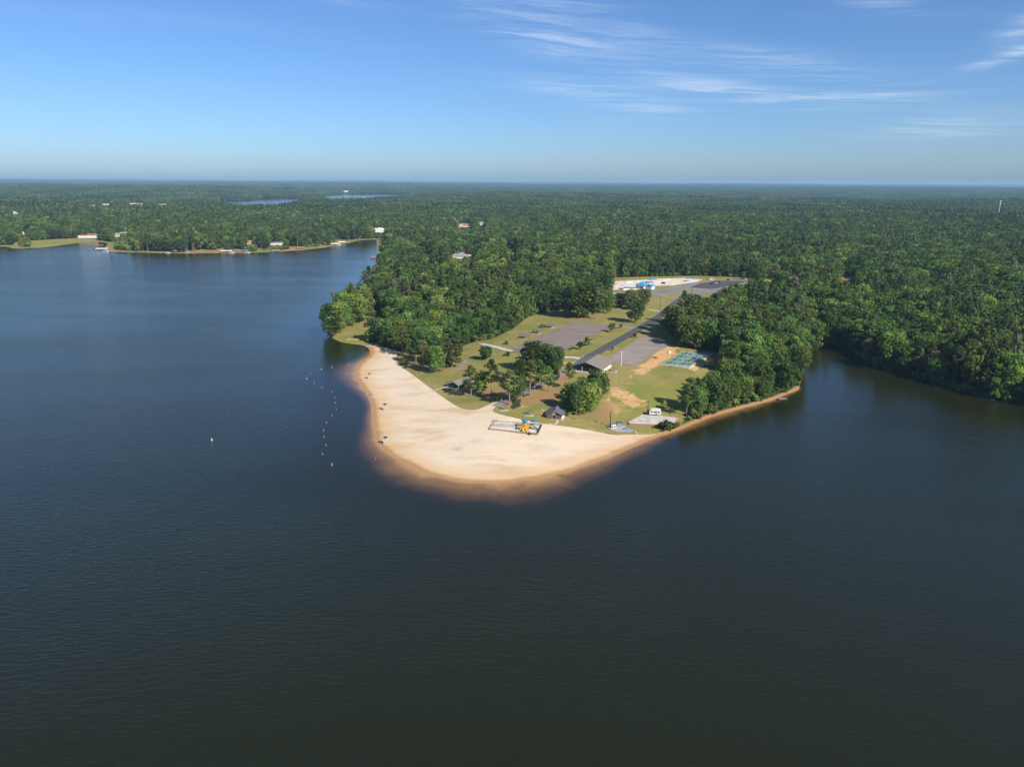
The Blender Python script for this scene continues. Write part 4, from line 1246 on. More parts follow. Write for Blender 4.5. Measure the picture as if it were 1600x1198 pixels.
# ------------------------------------------------------------------ single trees of the park: picture foot, crown top, kind, tint, label
PARK = [
    (736, 620, 571, 'pine_tree', 'mid green', 1.1, 'slim pine in front of the small grey-roofed picnic shelter'),
    (768, 618, 562, 'pine_tree', 'dark green', 1.25, 'dark pine standing between the picnic shelter and the curved drive'),
    (751, 617, 583, 'broadleaf_tree', 'bright green', .95, 'small bright tree between two pines near the picnic shelter'),
    (796, 632, 579, 'pine_tree', 'olive green', 1.35, 'leaning olive pine beside the end of the drive at the sand'),
    (806, 626, 589, 'broadleaf_tree', 'bright green', 1.05, 'bright leafy tree next to the olive pine by the drive'),
    (828, 612, 563, 'pine_tree', 'olive green', 1.35, 'flat-topped olive pine with two bare trunks in the middle of the park'),
    (843, 603, 563, 'pine_tree', 'mid green', 1.3, 'second flat-topped pine beside the curved drive'),
    (812, 600, 562, 'broadleaf_tree', 'dark green', 1.0, 'dark round tree behind the flat-topped pines'),
    (832, 579, 534, 'broadleaf_tree', 'dark green', 1.15, 'dark broad tree on the corner of the upper car park'),
    (853, 580, 539, 'broadleaf_tree', 'mid green', 1.2, 'wide green tree between the upper car park and the drive'),
    (868, 584, 543, 'broadleaf_tree', 'mid green', .95, 'green tree overhanging the yellow kerb'),
    (857, 612, 573, 'pine_tree', 'bright green', 1.15, 'slender bright green tree on the bare brown rise'),
    (866, 600, 567, 'broadleaf_tree', 'mid green', .62, 'thin upright tree behind the slender bright one'),
    (889, 609, 566, 'pine_tree', 'bright green', .95, 'thin pale green tree in front of the big pavilion'),
    (893, 640, 598, 'broadleaf_tree', 'mid green', .95, 'leafy tree above the brown restroom roof'),
    (903, 645, 601, 'broadleaf_tree', 'mid green', .95, 'leafy tree in the thicket just beyond the restroom'),
    (913, 648, 604, 'broadleaf_tree', 'bright green', .95, 'bright tree at the foot of the bare clay slope'),
    (922, 644, 600, 'broadleaf_tree', 'yellowish green', .9, 'yellow tinged tree within the thicket by the clay slope'),
    (926, 634, 590, 'broadleaf_tree', 'bright green', 1.0, 'bright tree halfway up the thicket by the clay slope'),
    (936, 625, 581, 'broadleaf_tree', 'mid green', 1.0, 'round topped tree at the upper end of the thicket'),
    (929, 616, 577, 'broadleaf_tree', 'dark green', .9, 'darker tree under the pavilion corner'),
    (910, 632, 591, 'broadleaf_tree', 'mid green', .9, 'tree inside the thicket facing the pavilion'),
    (900, 655, 609, 'pine_tree', 'dark green', .7, 'thin pine trunk standing beside the brown restroom'),
    (759, 562, 540, 'round_tree', 'dark green', 1.0, 'lone dark round tree on the lawn above the picnic shelter'),
    (661, 577, 531, 'pine_tree', 'olive green', 1.3, 'pine with a pale bare trunk at the edge of the sand'),
    (682, 582, 541, 'broadleaf_tree', 'bright green', 1.0, 'bright green tree on the grass beside the sand'),
    (694, 573, 531, 'broadleaf_tree', 'mid green', 1.15, 'broad tree behind the bright one beside the sand'),
    (706, 574, 529, 'broadleaf_tree', 'olive green', 1.2, 'broad olive tree at the corner of the beach wood'),
    (672, 566, 522, 'broadleaf_tree', 'dark green', 1.1, 'dark tree behind the pale trunked pine'),
    (650, 568, 524, 'pine_tree', 'dark green', 1.2, 'dark pine beside the narrow end of the sand'),
    (629, 554, 512, 'pine_tree', 'olive green', 1.35, 'wide pine throwing its shade over the end of the beach'),
    (638, 557, 528, 'broadleaf_tree', 'bright green', .7, 'small bright tree close to the wide pine at the beach end'),
    (586, 533, 497, 'broadleaf_tree', 'dark green', 1.2, 'low dark tree on the meadow behind the grass spit'),
    (599, 536, 503, 'broadleaf_tree', 'mid green', 1.2, 'bushy tree between the spit meadow and the beach end'),
    (612, 539, 501, 'broadleaf_tree', 'mid green', 1.1, 'bushy tree just above the shaded end of the beach'),
    (518, 523, 475, 'broadleaf_tree', 'mid green', 1.0, 'outermost leafy tree on the tip of the grass spit'),
    (526, 522, 473, 'broadleaf_tree', 'bright green', 1.0, 'bright tree second from the tip of the grass spit'),
    (536, 514, 472, 'broadleaf_tree', 'bright green', 1.05, 'bright tree behind the tip of the grass spit'),
    (547, 508, 464, 'broadleaf_tree', 'mid green', 1.05, 'green tree at the far side of the spit meadow'),
    (559, 504, 460, 'broadleaf_tree', 'bright green', 1.1, 'tall bright tree at the back of the spit meadow'),
    (571, 501, 455, 'broadleaf_tree', 'olive green', 1.0, 'olive tree closing off the spit meadow'),
    (918, 540, 526, 'sapling', 'bright green', 1.35, 'bright young tree on the verge of the upper car park'),
    (906, 546, 534, 'sapling', 'dark green', 1.3, 'dark young tree on the verge of the upper car park'),
    (956, 519, 505, 'sapling', 'mid green', 1.25, 'young tree at the road end of the upper car park'),
    (970, 513, 506, 'sapling', 'olive green', 1.1, 'small thin sapling near the road junction'),
    (991.6, 528, 520, 'sapling', 'mid green', 1.25, 'little tree between the road and the lower car park'),
    (957, 548, 542, 'sapling', 'mid green', 1.2, 'tiny tree between the road and the big pavilion'),
    (992, 504, 470, 'broadleaf_tree', 'mid green', 1.25, 'big round tree shading the lawn beside the road'),
    (985, 483, 453, 'broadleaf_tree', 'olive green', 1.5, 'wide spreading tree in front of the blue-roofed building'),
    (1004, 480, 452, 'broadleaf_tree', 'olive green', 1.3, 'wide olive tree behind the big round one by the road'),
    (969, 480, 459, 'broadleaf_tree', 'dark green', 1.3, 'low dark tree below the small pool'),
    (890, 496, 448, 'broadleaf_tree', 'dark green', 1.25, 'great dark tree at the top of the upper car park'),
    (904, 497, 446, 'broadleaf_tree', 'mid green', 1.2, 'great tree beside the topmost corner of the upper car park'),
    (918, 496, 444, 'broadleaf_tree', 'dark green', 1.2, 'great tree on the lawn above the upper car park'),
    (930, 499, 449, 'pine_tree', 'olive green', 1.3, 'pine with a bare trunk above the upper car park'),
    (926, 486, 440, 'broadleaf_tree', 'dark green', 1.25, 'rounded dark tree crowning the group above the car park'),
    (943, 489, 453, 'broadleaf_tree', 'mid green', 1.15, 'leafy tree at the pool side of the group above the car park'),
    (952, 484, 456, 'broadleaf_tree', 'mid green', 1.1, 'leafy tree nearest the small pool'),
    (1046, 520, 478, 'broadleaf_tree', 'dark green', 1.1, 'dark tree at the road corner of the wood'),
    (1056, 530, 480, 'broadleaf_tree', 'mid green', 1.1, 'front tree of the wood above the lower car park'),
    (1072, 543, 497, 'broadleaf_tree', 'mid green', 1.15, 'leafy tree just behind the corner of the blue courts'),
    (1090, 545, 500, 'broadleaf_tree', 'bright green', 1.1, 'bright tree just behind the blue courts'),
    (1107, 546, 498, 'broadleaf_tree', 'mid green', 1.1, 'leafy tree behind the far corner of the blue courts'),
    (1077, 640, 590, 'pine_tree', 'olive green', 1.25, 'pine throwing a long shade across the grass slope'),
    (1072, 650, 607, 'pine_tree', 'mid green', 1.3, 'front pine of the point beside the concrete pad'),
    (1092, 640, 596, 'pine_tree', 'olive green', 1.2, 'pine just inside the wood beside the grass slope'),
    (1088, 620, 590, 'pine_tree', 'dark green', 1.1, 'dark pine below the corner of the blue courts'),
    (1107, 626, 585, 'pine_tree', 'mid green', 1.1, 'tall pine below the yellowish tree by the courts'),
    (1127, 612, 561, 'broadleaf_tree', 'yellowish green', .8, 'yellow green tree standing out of the wood by the courts'),
    (1160, 437, 425, 'broadleaf_tree', 'mid green', 1.0, 'tree at the far end of the distant car park'),
    (1178, 450, 422, 'broadleaf_tree', 'dark green', 1.0, 'tall dark tree beside the far end of the distant car park'),
    (1208, 444, 412, 'broadleaf_tree', 'olive green', 1.0, 'tall tree by the distant dirt track'),
    (1086, 476, 460, 'broadleaf_tree', 'dark green', 1.1, 'tree in front of the cars by the distant car park')]
for (fx, fy, ty, kind, tint, wdth, lab) in PARK:
    p = at(fx, fy); h = max(2.0, top_height(fx, fy, ty))
    cat = {'pine_tree': 'pine', 'sapling': 'young tree', 'round_tree': 'tree'}.get(kind, 'tree')
    w_ = wdth * (1.0 if kind != 'pine_tree' else min(1.25, max(1.0, 22 / h)))
    if kind == 'broadleaf_tree' and h < 15: w_ *= 1.15
    put_tree(kind, p[0], p[1], h, tint, lab, cat, None, w_)
for (fx, fy, hh, tint, lab) in [(1039, 672, 4.6, 'dark green', 'round dark bush at the corner of the concrete pad'), (1048, 669, 3.4, 'mid green', 'smaller bush beside the round dark one at the pad corner'),
                                (793, 556, 3, 'olive green', 'low bush beside the upper car park entrance'), (791, 538, 2.6, 'mid green', 'low bush on the verge by the pale drive'), (848, 512, 3.4, 'bright green', 'bright bush behind the three small picnic shelters'),
                                (580, 534, 4.5, 'mid green', 'bush at the shaded end of the sand'), (606, 531, 4.5, 'dark green', 'dark bush against the beach wood'), (897, 428, 4.5, 'bright green', 'pale bush at the back of the pool ground'),
                                (944, 434, 6, 'bright green', 'bright bush behind the pool terrace')]:
    p = at(fx, fy)
    put_tree('shrub', p[0], p[1], hh, tint, lab, 'bush', None, 1.2)

# ================================================================== BUILDINGS AND SMALLER THINGS
def frame(fl, fr):
    """Origin, turn and width of a plan whose front edge runs between two picture points."""
    a, b = at(*fl), at(*fr)
    d = b[:2] - a[:2]
    z = min(a[2], b[2])
    return np.array([a[0], a[1], z]), math.atan2(d[1], d[0]), float(np.hypot(*d))


COLS = {'white': (0.72, 0.71, 0.68), 'cream': (0.62, 0.56, 0.46), 'tan': (0.46, 0.36, 0.26), 'blue': (0.16, 0.24, 0.42), 'slate': (0.23, 0.23, 0.25), 'orange': (0.42, 0.24, 0.14), 'tanroof': (0.44, 0.30, 0.19),
        'redbrown': (0.33, 0.15, 0.10), 'red': (0.32, 0.13, 0.10), 'whiteblue': (0.55, 0.60, 0.66)}
HM = {k: mat(k + '_siding_or_shingle', c, .85, .12, .6) for k, c in COLS.items()}
M_GLASS = mat('dark_window_glass', (0.03, 0.04, 0.05), 0.15, 0.2, 1)
M_DARK = mat('dark_interior', (0.03, 0.028, 0.026), 0.9, 0.2, 1)
M_WOOD = mat('weathered_grey_wood', (0.26, 0.21, 0.165), 0.9, 0.25, 2)
M_BROWNWOOD = mat('brown_plank', (0.155, 0.095, 0.062), 0.9, 0.25, 1.4)
M_POLE = mat('dark_creosote_pole', (0.065, 0.045, 0.034), 0.9, 0.25, 2)
M_STEEL = mat('galvanised_steel', (0.42, 0.43, 0.44), 0.45, 0.12, 2, 0.6)
M_PALEWOOD = mat('pale_weathered_paint', (0.40, 0.37, 0.33), 0.9, 0.2, 2)
M_DULLWHITE = mat('dull_white_paint', (0.56, 0.55, 0.52), 0.7, 0.12, 2)
M_SHINGLE = mat('grey_brown_shingle', (0.195, 0.165, 0.142), 0.95, 0.16, 1.2)
M_SLATE = mat('charcoal_shingle', (0.105, 0.110, 0.128), 0.9, 0.16, 1.2)
M_BLUE = mat('blue_canopy', (0.030, 0.15, 0.36), 0.6, 0.12, 2)
M_BLUEROOF = mat('bright_blue_metal_roof', (0.06, 0.26, 0.50), 0.45, 0.10, 1)
M_YEL = mat('yellow_plastic', (0.58, 0.36, 0.05), 0.55, 0.10, 2)
M_REDP = mat('red_plastic', (0.36, 0.07, 0.05), 0.55, 0.1, 2)
M_BUOYRED = mat('faded_orange_red_buoy', (0.56, 0.20, 0.14), 0.5, 0.12, 3)
M_BRICK = mat('red_brown_brick', (0.36, 0.17, 0.105), 0.95, 0.25, 2)
M_GRAVEL = mat('grey_gravel', (0.33, 0.31, 0.29), 0.95, 0.25, 1.5)
M_RUBBER = mat('black_rubber', (0.02, 0.02, 0.021), 0.8, 0.2, 2)


def house(x0, x1, yb, hw, rise, wall, roof, label, hipped):
    o, a, w = frame((x0, yb), (x1, yb))
    l = max(7.0, w * 0.62) if w > 9 else max(6.0, w)
    t = thing('house', label, 'house', o, a, 'houses in the far woods')
    MB().box(w / 2, l / 2, -1.0, w, l, 1.0).build('foundation', M_CONC, t)
    if hipped:
        MB().walls(w, l, 0, hw).build('wall', HM[wall], t)
        MB().hip(w, l, hw, rise, .6).build('roof', HM[roof], t)
    else:                                          # ridge across the view, small front gable
        m = MB(); m.walls(w, l, 0, hw)
        m.build('wall', HM[wall], t)
        r = MB().gable(l, w, hw, rise, .5)
        r.v = [(y, l - x, z) for x, y, z in r.v]
        rr = r.build('roof', HM[roof], t)
        if w > 12:
            g = MB().walls(w * .34, 2.4, 0, hw, .2, w * .12, -2.0, rise * .8); g.build('front_gable', HM[wall], t)
            MB().gable(w * .34, l * .5 + 2.2, hw, rise * .82, .4, .18, w * .12, -2.2).build('gable_roof', HM[roof], t)
        e = MB()
        for y in (0.0, ): pass
        for x in (0.1, w - .3):                    # triangular wall under each end of the roof
            e.add([(x, .1, hw), (x, l - .1, hw), (x, l / 2, hw + rise), (x + .2, .1, hw), (x + .2, l - .1, hw), (x + .2, l / 2, hw + rise)], [(0, 2, 1), (3, 4, 5), (0, 1, 4, 3), (1, 2, 5, 4), (2, 0, 3, 5)])
        e.build('gable_end', HM[wall], t)
    n = max(2, int(w / 3.4))
    me = None
    for fl in range(2 if hw > 4.2 else 1):
        for k in range(n):
            if fl == 0 and k == n // 2: continue
            zc = 1.0 + fl * 2.7 if hw > 4.2 else .9
            if me is None:
                wn_ = MB().box(0, 0, 0, 1.3, .12, 1.5).build('window', M_GLASS, t); me = wn_
                fm = MB().box(0, -.03, -.12, 1.6, .1, .12).box(0, -.03, 1.5, 1.6, .1, .12).build('frame', M_WHITE, wn_)
                wn_.location = (w * (k + .5) / n, -.05 if not (w > 12 and not hipped and .1 < (k + .5) / n < .48) else -2.05, zc)
            else:
                c = copy_tree(me, t); c.location = (w * (k + .5) / n, -.05 if not (w > 12 and not hipped and .1 < (k + .5) / n < .48) else -2.05, zc)
    MB().box(w * (n // 2 + .5) / n, -.05, 0, 1.1, .12, 2.1).build('door', M_BROWNWOOD, t)
    if w > 10: MB().box(w * .78, l * .6, hw + rise * .4, .9, .9, rise * .75 + .8).build('chimney', M_BRICK, t)
    return t


for h in HOUSES: house(*h)

# ------------------------------------------------------------------ the big pavilion by the road
o, a, w = frame((893, 580), (938, 586.5))
l = 21.0
o[2] = min(float(zat([o[:2] + np.array([math.cos(a) * u - math.sin(a) * v, math.sin(a) * u + math.cos(a) * v])])[0]) for u in (0, w) for v in (0, l)) + .9
t = thing('pavilion', 'big open park pavilion with a wide grey-brown gabled roof at the end of the road', 'pavilion', o, a)
MB().box(w / 2, l / 2, -2.4, w + 1.0, l + 1.0, 2.5).build('floor_slab', M_CONC, t)
MB().gable(w, l, 3.1, 3.0, 1.0, .28).build('roof', M_SHINGLE, t)
MB().box(w / 2, -1.06, 3.02, w + 1.4, .08, .0).build('fascia', M_BROWNWOOD, t) if False else None
pm = None
for yy in np.linspace(.3, l - .3, 6):
    for xx in (.3, w - .3):
        if pm is None: pm = MB().box(0, 0, 0.1, .28, .28, 3.0).build('post', M_PALEWOOD, t); pm.location = (xx, yy, 0)
        else: c = pm.copy(); COL.objects.link(c); c.parent = t; c.location = (xx, yy, 0)
for xx in (w * .36, w * .64): c = pm.copy(); COL.objects.link(c); c.parent = t; c.location = (xx, .3, 0)
MB().box(w / 2, l * .72, .1, w - 1.2, .2, 3.0).build('inner_wall', M_BROWNWOOD, t)
MB().box(w - .3, l / 2, .1, .16, l - 1.2, .9).build('low_wall', M_WHITE, t)
e = MB()
for x, y in ((l * .0 + .3, 0),):
    e.add([(w / 2 - w * .18, .25, 4.3), (w / 2 + w * .18, .25, 4.3), (w / 2, .25, 5.6), (w / 2 - w * .18, .4, 4.3), (w / 2 + w * .18, .4, 4.3), (w / 2, .4, 5.6)], [(0, 1, 2), (5, 4, 3), (0, 3, 4, 1), (1, 4, 5, 2), (2, 5, 3, 0)])
e.build('truss_panel', M_BROWNWOOD, t)

# ------------------------------------------------------------------ brown restroom house near the playground
o, a, w = frame((854, 653.3), (877.5, 656.3))
l = 7.4
t = thing('restroom_house', 'brown plank restroom house with a charcoal gabled roof at the top of the sand', 'restroom', o + [0, 0, .25], a)
MB().box(w / 2, l / 2, -.8, w + 1.6, l + 1.2, .8).build('floor_slab', M_CONC, t)
MB().walls(w, l, 0, 2.5, .2, 0, 0, 1.5).build('wall', HM['cream'], t)
pl = None
xs = [x for x in np.arange(.3, w - .1, .62) if abs(x - w / 2) > .75]
for x in xs:
    hh = 2.45 + 1.5 * (1 - abs(x - w / 2) / (w / 2)) * .92
    c = MB().box(0, 0, 0, .56, .08, hh).build('plank', M_BROWNWOOD, t); c.location = (x, -.055, 0)
MB().box(w / 2, -.03, 0, 1.1, .1, 2.15).build('door', M_DARK, t)
MB().gable(w, l, 2.6, 1.55, .8, .22).build('roof', M_SLATE, t)
MB().gable(1.6, l * .7, 4.1, .55, .25, .12, w / 2 - .8, l * .3).build('ridge_vent', M_SLATE, t)
MB().box(w + .06, l * .5, 1.5, .1, 2.2, .5).build('window', M_GLASS, t)


# ------------------------------------------------------------------ picnic shelters
def shelter(fl, fr, l, hw, rise, roof, label, group=None, table=True):
    o, a, w = frame(fl, fr)
    t = thing('picnic_shelter', label, 'shelter', o + [0, 0, .25], a, group)
    MB().box(w / 2, l / 2, -1.2, w + 1.2, l + 1.2, 1.2).build('floor_slab', M_CONC, t)
    MB().gable(w, l, hw, rise, .7, .2).build('roof', roof, t)
    p = None
    for x in (.25, w - .25):
        for y in ((.25, l - .25) if l < 8 else (.25, l / 2, l - .25)):
            if p is None: p = MB().box(0, 0, 0, .24, .24, hw + .1).build('post', M_WHITE if l > 8 else M_BROWNWOOD, t); p.location = (x, y, 0)
            else: c = p.copy(); COL.objects.link(c); c.parent = t; c.location = (x, y, 0)
    return t


shelter((699, 604), (716, 608.5), 11.5, 2.6, 1.5, M_SHINGLE, 'open picnic shelter with a grey-brown roof on the lawn above the beach')
for (x, y, lab) in [(816, 529, 'small dark-roofed shelter nearest the beach of the three beside the upper car park'), (837, 521, 'middle one of three small dark-roofed shelters beside the upper car park'),
                    (857, 512.5, 'small dark-roofed shelter next to the woods corner of the upper car park'), (814, 561.5, 'small dark-roofed shelter half hidden behind the broad park trees')]:
    shelter((x - 4, y - .4), (x + 5, y + .6), 4.4, 2.3, .9, M_SLATE, lab, 'small picnic shelters by the car park')


def picnic_table(px_, py_, rot, label):
    p = at(px_, py_)
    t = thing('picnic_table', label, 'table', p + [0, 0, .1], rot, 'picnic tables on the grass')
    MB().box(0, 0, -.1, 4.2, 2.6, .15).build('concrete_pad', M_CONC, t)
    MB().box(0, 0, .74, 2.4, .8, .06).build('tabletop', M_STEEL, t)
    for s in (-1, 1):
        MB().box(0, s * .75, .42, 2.4, .28, .05).build('bench', M_STEEL, t)
        MB().bar((s * .8, -.7, .05), (s * .8, .2, .74), .05).bar((s * .8, .7, .05), (s * .8, -.2, .74), .05).build('leg', M_STEEL, t)
    MB().bar((1.6, 1.2, 0), (1.6, 1.2, 2.3), .06).build('slab_post', M_POLE, t)
    MB().box(.6, 1.0, 2.25, 2.6, 1.3, .08).build('dark_slab', M_SLATE, t)  # thin dark slab on one post, above and behind the table


picnic_table(787, 641, .1, 'grey picnic table with a small dark slab behind it beside the curved drive')
picnic_table(827, 649, .1, 'grey picnic table with a small dark slab behind it between drive and restroom')
picnic_table(960, 581, .9, 'pale picnic table on the grass below the lower car park')


# ------------------------------------------------------------------ poles
def light_pole(px_, py_, ty, label, m, arm=True, r=.13):
    p = at(px_, py_); h = max(5, top_height(px_, py_, ty))
    t = thing('light_pole', label, 'pole', p, 0)
    MB().bar((0, 0, -.5), (0, 0, h), r, r * .7, 8).build('pole', m, t)
    if arm:
        MB().bar((-.9, 0, h - .25), (.9, 0, h - .25), .06).build('crossarm', m, t)
        for s in (-1, 1): MB().box(s * .85, -.15, h - .45, .5, .42, .3, 0, .8).build('lamp', M_STEEL, t)
    return t


light_pole(970.5, 572, 549, 'white floodlight pole with two lamps beside the lower car park', M_WHITE, True, .17)
light_pole(1022, 514, 500.5, 'white lamp post beside the shaded bend of the road', M_WHITE, True, .15)
light_pole(1038, 500, 486, 'tall pole with a white lamp at the road corner of the wood', M_WHITE, True, .14)


def utility_pole(px_, py_, ty, label, r=.2):
    p = at(px_, py_); h = max(5, top_height(px_, py_, ty))
    t = thing('utility_pole', label, 'pole', p, .4)
    MB().bar((0, 0, -.5), (0, 0, h), r, r * .75, 8).build('pole', M_POLE, t)
    MB().box(.28, 0, h * .72, .3, .3, .7).build('transformer_box', M_STEEL, t)
    MB().bar((-.7, 0, h - .6), (.7, 0, h - .6), .07).build('crossarm', M_POLE, t)


utility_pole(953.5, 667, 641, 'dark wooden utility pole beside the fenced pump yard', .26)
utility_pole(1012, 645.5, 625.5, 'thin dark pole beside the white camper trailer')
utility_pole(1031, 484, 464, 'thin dark pole on the grass below the distant car park')
utility_pole(1080, 458, 447, 'thin pole on the verge of the distant car park')
utility_pole(845.5, 606, 575, 'thin dark pole between the flat-topped pines')

# ------------------------------------------------------------------ the blue and green courts
CA, CB, CC, CD = (at(*q)[:2] for q in ((1033, 569), (1077, 575), (1113, 556.5), (1065, 549.5)))
CT = thing('court_pad', 'green sports court pad with eight blue half-and-half courts in two rows', 'sports court', (*CA, float(zat([CA])[0])))
cz = float(max(zat([CA, CB, CC, CD]))) + .12


def cpt(u, v): return (CA * (1 - u) * (1 - v) + CB * u * (1 - v) + CC * u * v + CD * (1 - u) * v)


def slab(name, m, u0, v0, u1, v1, z, th, parent):
    P = [cpt(u0, v0) - CA, cpt(u1, v0) - CA, cpt(u1, v1) - CA, cpt(u0, v1) - CA]
    b = z - float(zat([CA])[0])
    return MB().prism([tuple(q) for q in P], b - th, b).build(name, m, parent)


M_CGREEN = mat('green_court_paint', (0.17, 0.285, 0.155), 0.8, 0.10, .4)
M_CBLUE = mat('blue_court_paint', (0.065, 0.13, 0.30), 0.75, 0.10, .4)
slab('kerb_frame', M_CONC, -.035, -.03, 1.035, 1.03, cz - .04, 3.2, CT)
slab('green_surface', M_CGREEN, 0, 0, 1, 1, cz, .3, CT)
for ci in range(2):
    for cj in range(4):
        u0, u1 = .055 + ci * .48, .445 + ci * .48
        v0, v1 = .065 + cj * .245, .195 + cj * .245
        bl = slab('white_outline', M_WHITE, u0, v0, u1, v1, cz + .012, .012, CT)
        um = (u0 + u1) / 2
        for (q0, q1) in ((u0, um - .045), (um + .045, u1)):
            slab('blue_half', M_CBLUE, q0 + .002, v0 + .003, q1 - .002, v1 - .003, cz + .024, .012, CT)
        slab('kitchen_strip', M_CGREEN, um - .044, v0 + .003, um + .044, v1 - .003, cz + .024, .012, CT)
        nb = MB(); p, q = cpt(um, v0) - CA, cpt(um, v1) - CA; zz = cz - float(zat([CA])[0])
        nb.bar((*p, zz), (*p, zz + 1.05), .05).bar((*q, zz), (*q, zz + 1.05), .05)
        nb.add([(*p, zz + .1), (*q, zz + .1), (*q, zz + .95), (*p, zz + .95)], [(0, 1, 2, 3)])
        nb.build('net', M_DARK, CT)
FN = thing('court_fence', 'dark low chain fence on steel posts round the sports court pad', 'fence', (*CA, float(zat([CA])[0])))
zz = cz - float(zat([CA])[0])
ring = [(-.02, -.015), (1.02, -.015), (1.02, 1.015), (-.02, 1.015)]
pp = None
for k in range(4):
    (u0, v0), (u1, v1) = ring[k], ring[(k + 1) % 4]
    n_ = 8
    rail = MB(); p0, p1 = cpt(u0, v0) - CA, cpt(u1, v1) - CA
    hf = 3.0 if k == 1 else 1.2
    rail.bar((*p0, zz + hf), (*p1, zz + hf), .035, None, 4); rail.bar((*p0, zz + .12), (*p1, zz + .12), .035, None, 4)
    if k == 1:
        rail.bar((*p0, zz + 2.0), (*p1, zz + 2.0), .03, None, 4)
    rail.build('rail', M_STEEL if k != 1 else M_POLE, FN)
    for j in range(n_):
        q = cpt(u0 + (u1 - u0) * j / n_, v0 + (v1 - v0) * j / n_) - CA
        c = MB().bar((0, 0, -.3), (0, 0, hf), .05, None, 5).build('post', M_POLE, FN); c.location = (*q, zz)
for (x, y, lab) in [(1046, 551.5, 'white round drum on the clay beside the sports court pad'), (1024, 559.5, 'dark heap of earth on the clay next to the lower car park')]:
    p = at(x, y)
    if 'drum' in lab:
        t = thing('drum', lab, 'drum', p); MB().bar((0, 0, -.1), (0, 0, 1.5), .8, .75, 12).build('shell', M_WHITE, t); MB().bar((0, 0, 1.5), (0, 0, 1.62), .55, .5, 12).build('lid', M_STEEL, t)
    else:
        mb = MB(); g = np.random.default_rng(3)
        V = [(math.cos(q) * r_ * (1 + g.uniform(-.2, .2)), math.sin(q) * r_ * .7, z_ + g.uniform(-.1, .1)) for r_, z_ in ((2.2, -.2), (1.5, .45), (.7, .8)) for q in np.linspace(0, 6.28, 9)[:-1]] + [(0, 0, .9)]
        F_ = [(k * 8 + i, k * 8 + (i + 1) % 8, k * 8 + 8 + (i + 1) % 8, k * 8 + 8 + i) for k in range(2) for i in range(8)] + [(16 + i, 16 + (i + 1) % 8, 24) for i in range(8)]
        mb.add(V, F_); q = mb.build('earth_heap', mat('dark_clay', (.12, .07, .045), 1, .3, 1), None, p); setp(q, lab, 'heap')

# ------------------------------------------------------------------ playground on the sand
PA, PB, PC, PD = (at(*q) for q in ((764, 671.5), (840, 680.5), (846.5, 665), (773, 657.5)))
t = thing('playground_border', 'low dark timber edging round the playground on the sand', 'edging', PA)
zp = max(PA[2], PB[2], PC[2], PD[2])
for (p, q) in ((PA, PB), (PB, PC), (PC, PD), (PD, PA)):
    d = q[:2] - p[:2]; L_ = float(np.hypot(*d)); n_ = max(2, int(L_ / 2.4)); an = math.atan2(d[1], d[0])
    for k in range(n_):
        m_ = p[:2] + d * (k + .5) / n_ - PA[:2]
        MB().box(0, 0, -.3, L_ / n_ - .03, .34, .62).build('timber', M_POLE if (p is PB) else M_WOOD, t, (m_[0], m_[1], zp - PA[2]), an)
pad_poly = np.array([p[:2] for p in (PA, PB, PC, PD)])
drape('gravel_bed', pad_poly, m_asphalt('grey_play_gravel', (0.52, 0.45, 0.37)), 0.14, 3)

pc = at(822, 671)
ax = math.atan2(*(PB - PA)[1::-1])
t = thing('play_structure', 'yellow playground climbing structure with slides under two blue canopies', 'play structure', pc + [0, 0, .1], ax)
pp = None
for (x, y, dz) in ((-2.6, -1.4, 1.4), (0.4, -1.4, 1.4), (-1.1, 1.4, 1.9), (2.4, 1.2, 1.4)):
    MB().box(x, y, dz, 2.2, 2.2, .14).build('platform', M_YEL, t)
    for sx in (-1, 1):
        for sy in (-1, 1): MB().bar((x + sx * 1.05, y + sy * 1.05, -.2), (x + sx * 1.05, y + sy * 1.05, dz + 1.5), .08).build('post', M_BLUE if sy > 0 else M_YEL, t)
    MB().box(x, y + 1.08, dz + .2, 2.0, .07, .8).build('side_panel', M_REDP if x < -2 else M_YEL, t)
for (x, y, zz_) in ((-1.1, 1.5, 3.9), (3.4, 1.8, 3.9)):
    mb = MB(); n_ = 8
    V = [(x + 1.75 * math.cos(q), y + 1.75 * math.sin(q), zz_) for q in np.linspace(0, 2 * math.pi, n_ + 1)[:-1]] + [(x, y, zz_ + .95)]
    V += [(x + 1.75 * math.cos(q), y + 1.75 * math.sin(q), zz_ - .12) for q in np.linspace(0, 2 * math.pi, n_ + 1)[:-1]] + [(x, y, zz_ + .7)]
    mb.add(V, [(i, (i + 1) % n_, n_) for i in range(n_)] + [((i + 1) % n_ + n_ + 1, i + n_ + 1, 2 * n_ + 1) for i in range(n_)] + [(i, i + n_ + 1, (i + 1) % n_ + n_ + 1, (i + 1) % n_) for i in range(n_)])
    cn = mb.build('canopy', M_BLUE, t); MB().bar((x, y, 0), (x, y, zz_ + .8), .09).build('canopy_pole', M_BLUE, cn)


def slide(p, q, m, wid=.75):
    p, q = Vector(p), Vector(q); d = (q - p); s = Vector((-d.y, d.x, 0)).normalized() * wid / 2
    mb = MB(); n_ = 6; V = []
    for k in range(n_ + 1):
        f = k / n_; c = p + d * f; c.z = q.z + (p.z - q.z) * (1 - f) ** 1.35
        for u_, dz in ((-1, .28), (-1, 0), (1, 0), (1, .28)): V.append(c + s * u_ + Vector((0, 0, dz)))
        for u_, dz in ((1.12, .28), (1.12, -.08), (-1.12, -.08), (-1.12, .28)): V.append(c + s * u_ + Vector((0, 0, dz)))
    F_ = [(k * 8 + i, k * 8 + (i + 1) % 8, k * 8 + 8 + (i + 1) % 8, k * 8 + 8 + i) for k in range(n_) for i in range(8)]
    mb.add(V, F_).build('slide', m, t)


